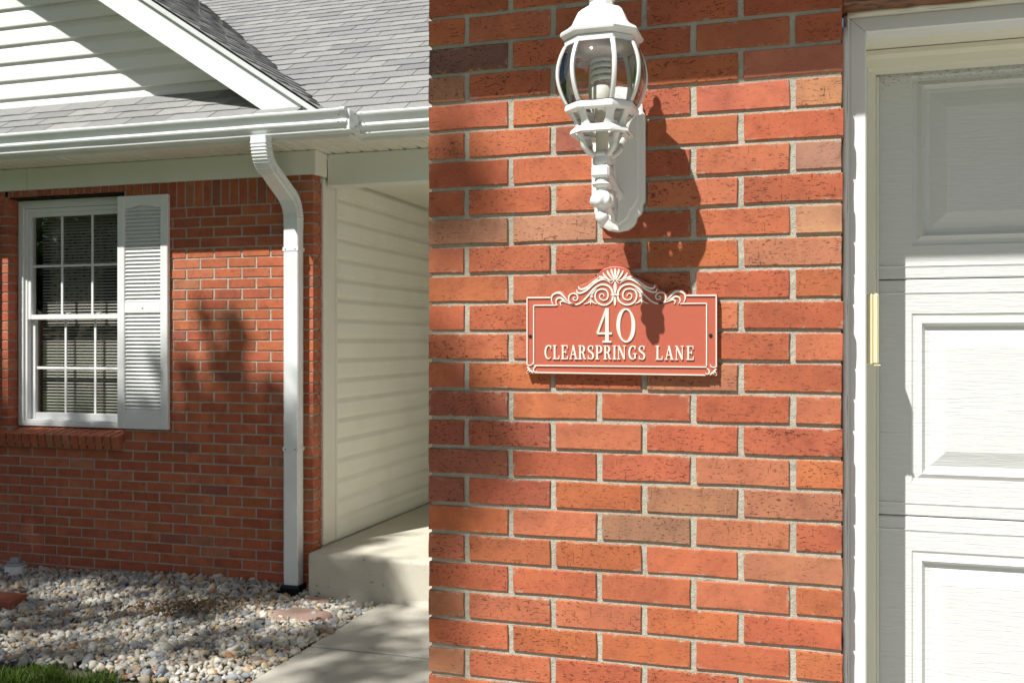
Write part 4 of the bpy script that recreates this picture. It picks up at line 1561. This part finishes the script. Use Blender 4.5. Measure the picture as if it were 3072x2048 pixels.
# raised lettering: strokes on a unit em, x right, y up, (points, width)
S_, T_ = .155, .075
def arc_(cx_, cy_, rx, ry, a0, a1, n=9):
    return [(cx_ + rx * math.cos(R(a0 + (a1 - a0) * k / (n - 1))), cy_ + ry * math.sin(R(a0 + (a1 - a0) * k / (n - 1)))) for k in range(n)]
def hs(x0, x1, y): return ([(x0, y), (x1, y)], T_)
GLY = {
 'L': (.55, [([(.15, 0), (.15, 1)], S_), hs(.0, .30, .962), hs(.0, .55, .038), ([(.52, .02), (.53, .27)], .07)]),
 'E': (.58, [([(.15, 0), (.15, 1)], S_), hs(.0, .56, .962), hs(.0, .58, .038), hs(.15, .42, .52), ([(.53, .98), (.54, .76)], .07), ([(.55, .02), (.56, .27)], .07), ([(.42, .40), (.42, .64)], .06)]),
 'I': (.30, [([(.15, 0), (.15, 1)], S_), hs(.0, .30, .962), hs(.0, .30, .038)]),
 'A': (.70, [([(.10, .02), (.35, 1)], .075), ([(.33, 1), (.58, .02)], S_), hs(.19, .52, .34), hs(.0, .24, .038), hs(.44, .72, .038)]),
 'N': (.70, [([(.12, .02), (.12, .98)], .075), ([(.13, .97), (.58, .03)], S_), ([(.58, .03), (.58, .98)], .075), hs(.0, .24, .038), hs(.0, .2, .962), hs(.46, .70, .962)]),
 'P': (.58, [([(.15, 0), (.15, 1)], S_), hs(.0, .30, .038), ([(.0, .962), (.30, .962)] + arc_(.30, .72, .21, .242, 90, -90) + [(.15, .478)], [T_, T_, .08, .10, .13, S_, S_, S_, .13, .10, .08, T_])]),
 'R': (.64, [([(.15, 0), (.15, 1)], S_), hs(.0, .30, .038), ([(.0, .962), (.28, .962)] + arc_(.28, .735, .21, .227, 90, -90) + [(.15, .508)], [T_, T_, .08, .10, .13, S_, S_, S_, .13, .10, .08, T_]), ([(.30, .50), (.42, .40), (.50, .10), (.64, .03)], [.08, .14, .13, .05])]),
 'C': (.60, [(arc_(.33, .5, .27, .465, 48, 312, 15), [.06, .07, .09, .12, .145, S_, S_, S_, S_, .145, .12, .09, .08, .07, .05]), ([(.53, .72), (.545, 1.0)], .07)]),
 'G': (.66, [(arc_(.33, .5, .27, .465, 48, 320, 15), [.06, .07, .09, .12, .145, S_, S_, S_, S_, .145, .12, .09, .08, .08, .08]), ([(.53, .72), (.545, 1.0)], .07), ([(.53, .08), (.53, .42)], S_ * .85), hs(.36, .66, .42)]),
 'S': (.52, [([(.43, .74), (.40, .90), (.26, .965), (.10, .90), (.06, .74), (.14, .60), (.28, .50), (.42, .38), (.46, .22), (.38, .07), (.24, .035), (.09, .10), (.05, .28)], [.05, .07, .08, .11, .14, S_, S_, S_, .14, .11, .08, .07, .05]), ([(.44, .70), (.45, .98)], .06), ([(.045, .02), (.05, .30)], .06)]),
 '4': (.62, [([(.42, .02), (.42, 1)], .13), ([(.40, .99), (.03, .275)], .075), ([(.02, .27), (.62, .27)], .07), ([(.24, .03), (.60, .03)], .06)]),
 '0': (.66, [(arc_(.33, .5, .27, .465, 90, 450, 25), [.06, .07, .10, .125, .135, .135, .135, .125, .10, .07, .06, .06, .06, .07, .10, .125, .135, .135, .135, .125, .10, .07, .06, .06, .06])]),
}
def letter(ch, x, y0, h, wscale):
    """x left in drawing units, y0 baseline"""
    m = MB()
    for i, (pts_, w) in enumerate(GLY[ch][1]):
        q = [(x + a * h * wscale, y0 - b * h) for a, b in pts_]
        ww = [k * h * .9 for k in w] if hasattr(w, '__len__') else w * h * .9
        r = ribbon(q, ww, .0030 + .00012 * i, 4, len(pts_) > 2)
        m.add(r.v, r.f)
    return m.obj('letter', M_LETTER, sign)
letter('4', 922, 958, 372, .72)
letter('0', 1138, 958, 376, .80)
xpos = {}
word = [('C', 348), ('L', 440), ('E', 530), ('A', 622), ('R', 722), ('S', 824), ('P', 908), ('R', 996), ('I', 1096), ('N', 1146), ('G', 1266), ('S', 1374), ('L', 1553), ('A', 1648), ('N', 1755), ('E', 1872)]
for ch, x in word:
    letter(ch, x, 1138, 152, .86)
# two screws
for x, y in ((183, 892), (2120, 874)):
    X, Z = spx(x, y)
    q = MB(); q.lathe(0, 0, [(.0042, 0), (.0042, .0012), (.0032, .0024), (.001, .0026)], 14)
    MB().add([(X + v[0], SYF - v[2], Z + v[1]) for v in q.v], q.f).obj('screw', M_SCREW, sign, 40)

# ------------------------------------------------------------------ keypad on the jamb
kp = thing('garage_keypad', 'cream plastic keypad cover fixed to the garage door jamb', 'keypad', (jx1, 2.37, 1.55))
m = MB()
prof = []
kz0, kz1 = 1.552, 1.706
ky0, ky1 = 2.272, 2.335
m.cbox(jx1 + .0005, jx1 + .0145, ky0, ky1, kz0, kz1, .003)
m.obj('base', M_KEYPAD, kp)
m = MB()
m.cbox(jx1 + .015, jx1 + .0265, ky0 + .001, ky1 - .001, kz0 + .001, kz1 + .001, .004)
c_ = m.obj('cover', M_KEYPAD, kp)
MB().cbox(jx1 + .016, jx1 + .030, ky0 + .004, ky1 - .004, kz0 - .002, kz0 + .0008, .0008).obj('lip', M_KEYPAD, c_)

# ------------------------------------------------------------------ gravel
def ico():
    import bmesh
    b = bmesh.new()
    bmesh.ops.create_icosphere(b, subdivisions=2, radius=1.0)
    b.verts.ensure_lookup_table()
    v = np.array([list(x.co) for x in b.verts]); f = np.array([[q.index for q in p.verts] for p in b.faces])
    b.free()
    return v, f
IV, IF = ico()
shapes = []
for k in range(14):
    d = nrg.normal(size=(5, 3)); d /= np.linalg.norm(d, axis=1)[:, None]
    amp = nrg.uniform(-.22, .22, 5)
    v = IV.copy()
    s = 1 + sum(a * np.maximum(0, IV @ dd) ** 2 for a, dd in zip(amp, d))
    v = v * s[:, None]
    if k % 2:
        for dd in nrg.normal(size=(4, 3)):
            dd = dd / np.linalg.norm(dd)
            over = np.maximum(0, v @ dd - .66)
            v = v - over[:, None] * dd * .9
    shapes.append(v)
PV, PF = [], []
cnt = 0
def rotm():
    q = nrg.normal(size=4) * np.array([1, .35, .35, 1]); q /= np.linalg.norm(q)
    w, x, y, z = q
    return np.array([[1 - 2 * (y * y + z * z), 2 * (x * y - z * w), 2 * (x * z + y * w)], [2 * (x * y + z * w), 1 - 2 * (x * x + z * z), 2 * (y * z - x * w)], [2 * (x * z - y * w), 2 * (y * z + x * w), 1 - 2 * (x * x + y * y)]])
sp = .0242
for x in np.arange(-6.6, -2.50, sp):
    for y in np.arange(3.93, 5.60, sp):
        if x < -1.02 * y - .75: continue
        px_, py_ = x + nrg.uniform(-.012, .012), y + nrg.uniform(-.012, .012)
        if px_ > -2.525 and py_ < 5.47: continue
        if px_ > -3.02 and py_ > 5.46: continue
        if -3.26 < px_ < -3.09 and py_ > 5.46: continue
        if math.hypot(px_ + 5.29, py_ - 5.50) < .075: continue
        if py_ < 3.93 + .05 * math.sin(px_ * 5) + nrg.uniform(0, .08): continue
        r = np.clip(nrg.lognormal(math.log(.0143), .36), .007, .034)
        S = np.array([r * nrg.uniform(.95, 1.45), r * nrg.uniform(.8, 1.05), r * nrg.uniform(.5, .8)])
        v = (shapes[nrg.integers(14)] * S) @ rotm().T
        mound = .022 * math.sin(px_ * 2.3 + 1) * math.sin(py_ * 3.1) + .03 * max(0, (py_ - 5.2) / .4)
        v = v + np.array([px_, py_, .004 + nrg.uniform(0, .017) + mound])
        PV.append(v); PF.append(IF + cnt * len(IV)); cnt += 1
def big_mesh(name, V, F, mat, smooth=True):
    V = np.concatenate(V); F = np.concatenate(F)
    me = bpy.data.meshes.new(name)
    me.vertices.add(len(V)); me.vertices.foreach_set('co', V.astype(np.float32).ravel())
    k = F.shape[1]
    me.loops.add(F.size); me.loops.foreach_set('vertex_index', F.astype(np.int32).ravel())
    me.polygons.add(len(F)); me.polygons.foreach_set('loop_start', np.arange(0, F.size, k, dtype=np.int32))
    try: me.polygons.foreach_set('loop_total', np.full(len(F), k, dtype=np.int32))
    except Exception: pass
    me.materials.append(mat)
    me.update(calc_edges=True)
    if smooth: me.shade_smooth()
    o = bpy.data.objects.new(name, me)
    col.objects.link(o)
    return o
gr = big_mesh('gravel', PV, PF, M_PEB)
tag(gr, 'mixed grey, cream and tan river pebbles spread along the house wall', 'gravel', kind='stuff')
print('pebbles', cnt)

# ------------------------------------------------------------------ small things on the gravel
cl = thing('cleanout_cap', 'white drain cleanout with grey square-knob lid standing in the pebbles by the wall', 'drain cap', (-5.29, 5.50, 0))
MB().lathe(-5.29, 5.50, [(.071, -.05), (.071, .062), (.069, .066), (.05, .066)], 28).obj('pipe_collar', M_PVC, cl, 40)
lid = MB().lathe(-5.29, 5.50, [(.066, .0662), (.066, .078), (.062, .083), (.02, .084)], 28).obj('lid', M_PVCG, cl, 40)
q = MB(); q.cbox(-.031, .031, -.019, .019, 0, .034, .004)
ang = .15
MB().add([(-5.29 + v[0] * math.cos(ang) - v[1] * math.sin(ang), 5.50 + v[0] * math.sin(ang) + v[1] * math.cos(ang), .0845 + v[2]) for v in q.v], q.f).obj('knob', M_PVCG, lid)

def uneven_slab(cx_, cy_, a, b, h, n, rot, tilt, z0, name, mat, seed, power=2.6):
    q = random.Random(seed)
    rings = []
    per = []
    for k in range(n):
        t_ = 2 * math.pi * k / n
        c, s = math.cos(t_), math.sin(t_)
        rr = (abs(c) ** power + abs(s) ** power) ** (-1 / power) * (1 + q.uniform(-.05, .05))
        per.append((a * rr * c, b * rr * s))
    cr, sr = math.cos(rot), math.sin(rot)
    def tr(x, y, z): return (cx_ + x * cr - y * sr, cy_ + x * sr + y * cr, z0 + z + x * tilt)
    for sc, z in ((1.0, -.06), (1.01, 0), (1.0, h * .75), (.96, h), (.6, h * 1.04 + q.uniform(0, .003)), (.2, h * 1.03)):
        rings.append([tr(x * sc, y * sc, z + (q.uniform(-.002, .002) if sc < 1 else 0)) for x, y in per])
    return MB().loft(rings).obj(name, mat, None, 50)
o = uneven_slab(-2.86, 5.10, .205, .12, .030, 26, -.12, .02, .004, 'flat_stone', M_STONE, 3, 2.1)
tag(o, 'flat pinkish brown stone half sunk in the pebbles near the step', 'stone')
o = uneven_slab(-2.93, 5.41, .09, .05, .022, 16, .1, .0, .012, 'flat_stone', M_STONE, 9)
tag(o, 'small dark stone lying against the porch step', 'stone')
q = MB(); q.cbox(-.15, .15, -.10, .10, -.03, .05, .006)
ang = .28
o = MB().add([(-4.74 + v[0] * math.cos(ang) - v[1] * math.sin(ang), 4.76 + v[0] * math.sin(ang) + v[1] * math.cos(ang), .028 + v[2] - v[0] * .05) for v in q.v], q.f).obj('paver', M_PAVER, None)
tag(o, 'red paving brick lying askew on the pebbles', 'paver')

# dry leaves and a withered clump
LV, LF = [], []
def leaf(x, y, z, L, up=.4):
    a = rng.uniform(0, 6.28)
    e = Euler((rng.uniform(-up, up), rng.uniform(-up, up), a)).to_matrix()
    w = L * rng.uniform(.28, .45)
    b = rng.uniform(.1, .35) * L
    pts_ = [(-L / 2, 0, 0), (-L * .15, -w / 2, b), (L * .2, -w * .45, b), (L / 2, 0, 0), (L * .2, w * .45, b), (-L * .15, w / 2, b), (0, 0, b * .3)]
    n0 = len(LV)
    for p in pts_:
        v = e @ Vector(p)
        LV.append((x + v.x, y + v.y, z + v.z))
    for i in range(6):
        LF.append((n0 + i, n0 + (i + 1) % 6, n0 + 6))
for i in range(110):
    x = rng.uniform(-5.6, -2.6); y = rng.uniform(4.0, 5.5)
    leaf(x, y, .045 + rng.uniform(0, .01), rng.uniform(.03, .06))
for i in range(210):
    t_ = rng.gauss(0, 1); s_ = rng.gauss(0, 1)
    leaf(-3.52 + t_ * .20, 4.97 + t_ * .12 + s_ * .06, .045 + abs(rng.gauss(0, .018)), rng.uniform(.02, .05), 1.0)
lm = MB(); lm.add(LV, LF)
o = lm.obj('fallen_leaves', M_DRY, None, None, False)
tag(o, 'dry brown leaves scattered on the pebbles', 'dead leaves', kind='stuff')
tw = MB()
for i in range(46):
    x, y = -3.50 + rng.gauss(0, .14), 4.98 + rng.gauss(0, .07)
    a = rng.uniform(0, 6.28); L = rng.uniform(.05, .16)
    z = .04 + rng.uniform(0, .02)
    tw.tube([(x, y, z), (x + L * .5 * math.cos(a), y + L * .5 * math.sin(a), z + rng.uniform(0, .03)), (x + L * math.cos(a + .4), y + L * math.sin(a + .4), z + rng.uniform(0, .045))], [.003, .0025, .0012], 5)
o = tw.obj('withered_twigs', M_TWIG)
tag(o, 'tangle of dark withered twigs lying on the pebbles', 'twigs', kind='stuff')
# tiny sprouts
# grass edge
V, F = [], []
c0 = 0
for i in range(15000):
    x = rng.uniform(-5.4, -2.56); y = 3.0 + .99 * (1 - rng.random() ** 1.5)
    edge = 3.845 + .05 * math.sin(x * 5) + .04 * math.sin(x * 17)
    if y > edge + .05: continue
    h = rng.uniform(.02, .065) * (1.0 if y < edge - .05 else .8)
    a = rng.uniform(0, 6.28); w = rng.uniform(.0018, .0032)
    lx, ly = rng.gauss(0, .025), rng.gauss(0, .025)
    ca_, sa_ = math.cos(a) * w, math.sin(a) * w
    p = [(x - ca_, y - sa_, -.03), (x + ca_, y + sa_, -.03), (x + lx * .4 + ca_ * .8, y + ly * .4 + sa_ * .8, h * .55), (x + lx * .4 - ca_ * .8, y + ly * .4 - sa_ * .8, h * .55), (x + lx + ca_ * .1, y + ly + sa_ * .1, h), (x + lx - ca_ * .1, y + ly - sa_ * .1, h)]
    V.append(np.array(p)); F.append(np.array([(0, 1, 2, 3), (3, 2, 4, 5)]) + c0); c0 += 6
gro = big_mesh('grass', V, F, M_BLADE, False)
tag(gro, 'short green grass along the edge of the pebble bed', 'grass', kind='stuff')

# ------------------------------------------------------------------ the tree behind the camera whose shade dapples house, bed and walk
tr_base = Vector((-8.3, -2.9, -.05))
tree = thing('tree', 'tall leafy shade tree on the lawn across from the house', 'tree', tr_base)
centres = []
def back(p, s): return Vector((p[0] - SX * s, p[1] - SY * s, p[2] - SZ * s))
tq = random.Random(21)
def sr(m=7.6, d=.95): return max(5.6, min(9.6, tq.gauss(m, d)))
for i in range(820):          # shade on the lower wall
    x = tq.uniform(-9.0, -3.0)
    zmax = 1.06 if x < -4.0 else (1.22 if x < -3.7 else .92)
    z = tq.uniform(-.25, zmax)
    centres.append((back((x, HY, z), sr()), tq.uniform(.10, .24)))
for i in range(1000):          # shade over bed and walk
    x = tq.uniform(-9.0, -1.75); y = tq.uniform(1.6, 5.5)
    if any(((x - a) / c) ** 2 + ((y - b) / d) ** 2 < 1 for a, b, c, d in ((-2.85, 4.20, .55, .20), (-4.15, 5.12, .60, .17), (-2.92, 4.98, .34, .16), (-2.32, 5.40, .36, .17), (-3.6, 4.55, .45, .13), (-2.1, 4.9, .25, .12))): continue
    centres.append((back((x, y, 0), sr()), tq.uniform(.10, .24)))
for i in range(16):
    centres.append((back((tq.uniform(-3.05, -2.45), 5.48, tq.uniform(.0, .28)), sr()), tq.uniform(.08, .14)))
for (x, y, z, r) in ((-.80, GY, 1.37, .07), (-.80, GY, 1.44, .06), (-.87, GY, 1.32, .07), (-.84, GY, 1.24, .05), (-.82, GY, 1.40, .06), (-.86, GY, 1.40, .06), (-.78, GY, 1.43, .05), (-.83, GY, 1.33, .06), (-.82, GY, 1.985, .05), (-.87, GY, 1.96, .05), (-.85, GY, 1.99, .05), (-.80, GY, 2.0, .035), (-.86, GY, 1.90, .035), (-.86, GY, .95, .05), (-.88, GY, 1.12, .04), (-.87, GY, 1.56, .03),
                     (-3.66, HY, 1.70, .08), (-3.62, HY, 1.62, .09), (-3.64, HY, 1.32, .10), (-3.68, HY, 1.12, .10), (-3.40, HY, 1.02, .10), (-3.34, HY, 1.28, .07), (-3.62, HY, 1.50, .09), (-3.70, HY, 1.50, .08), (-3.60, HY, 1.40, .09), (-3.95, HY, 1.30, .09), (-3.55, HY, 1.22, .08), (-3.85, HY, 1.75, .05), (-4.20, HY, 1.42, .06), (-3.34, HY, 1.15, .08)):
    centres.append((back((x, y, z), sr(7.2, .5)), r))
V, F = [], []
c0 = 0
LS = np.array([(-.5, 0, 0), (-.12, -.30, .05), (.22, -.24, .05), (.5, 0, 0), (.22, .24, .05), (-.12, .30, .05)])
for c, rad in centres:
    n = max(16 if rad < .11 else 8, int(230 * rad * rad * 1.5 + 4))
    for k in range(n):
        p = np.array(c) + nrg.normal(size=3) * rad * .62
        q = nrg.normal(size=4); q /= np.linalg.norm(q)
        w, x, y, z = q
        Mx = np.array([[1 - 2 * (y * y + z * z), 2 * (x * y - z * w), 2 * (x * z + y * w)], [2 * (x * y + z * w), 1 - 2 * (x * x + z * z), 2 * (y * z - x * w)], [2 * (x * z - y * w), 2 * (y * z + x * w), 1 - 2 * (x * x + y * y)]])
        s = nrg.uniform(.09, .16)
        V.append((LS * s) @ Mx.T + p)
        F.append(np.array([(0, 1, 2, 3), (0, 3, 4, 5)]) + c0); c0 += 6
cr_o = big_mesh('crown', V, F, M_LEAF, False)
cr_o.parent = tree; cr_o.matrix_parent_inverse = Matrix.Translation(-tr_base)
top = Vector((-8.0, -2.6, 10.6))
tk = MB()
tk.tube([tr_base, (-8.28, -2.88, 1.0), (-8.32, -2.8, 4.0), (-8.2, -2.75, 7.0), (-8.1, -2.7, 9.0), top], [.30, .23, .20, .16, .12, .05], 12)
tk.obj('trunk', M_BARK, tree, 180)
lb = sorted(centres, key=lambda c: tq.random())[:46]
for c, rad in lb:
    zb = max(5.0, c.z - tq.uniform(2.0, 3.5))
    t_ = min(1, max(0, (zb - 4) / 5))
    b = Vector((-8.32 + .2 * t_, -2.8 + .1 * t_, min(zb, 9.2)))
    mid = b.lerp(c, .5) + Vector((0, 0, .35))
    MB().tube([b, b.lerp(mid, .5) + Vector((0, 0, .1)), mid, c], [.055, .04, .026, .008], 6).obj('limb', M_BARK, tree, 180)

# ------------------------------------------------------------------ trees across the street (seen in the window glass)
V, F = [], []
c0 = 0
fq = np.random.default_rng(5)
for i in range(170):
    d = fq.normal(size=3); d /= np.linalg.norm(d)
    c = d * np.array([3.4, 3.4, 3.6]) * fq.uniform(.45, 1.0) + np.array([0, 0, 5.6])
    for k in range(26):
        p = c + fq.normal(size=3) * .55
        q = fq.normal(size=4); q /= np.linalg.norm(q)
        w, x, y, z = q
        Mx = np.array([[1 - 2 * (y * y + z * z), 2 * (x * y - z * w), 2 * (x * z + y * w)], [2 * (x * y + z * w), 1 - 2 * (x * x + z * z), 2 * (y * z - x * w)], [2 * (x * z - y * w), 2 * (y * z + x * w), 1 - 2 * (x * x + y * y)]])
        V.append((LS * fq.uniform(.3, .5)) @ Mx.T + p); F.append(np.array([(0, 1, 2, 3), (0, 3, 4, 5)]) + c0); c0 += 6
fc = big_mesh('crown', V, F, M_LEAF, False)
ft = MB().tube([(0, 0, -.05), (.05, 0, 2), (0, .05, 5), (0, 0, 7.5)], [.32, .24, .18, .05], 10).obj('trunk', M_BARK, None, 180)
spots = [(-34, -27), (-27.5, -24), (-21, -27), (-15, -24.5), (-9, -28), (-3, -25), (4, -28), (11, -25)]
for i, (x, y) in enumerate(spots):
    e = thing('tree', ['broad leafy tree in the row across the street', 'taller leafy tree in the row across the street'][i % 2], 'tree', (x, y, 0), 'trees across the street')
    e.rotation_euler = (0, 0, i * 1.7)
    k = .9 + .1 * (i % 3)
    e.scale = (k, k, k * (1 + .06 * (i % 2)))
    for src in (fc, ft):
        o = src if i == 0 else src.copy()
        if i: col.objects.link(o)
        o.parent = e
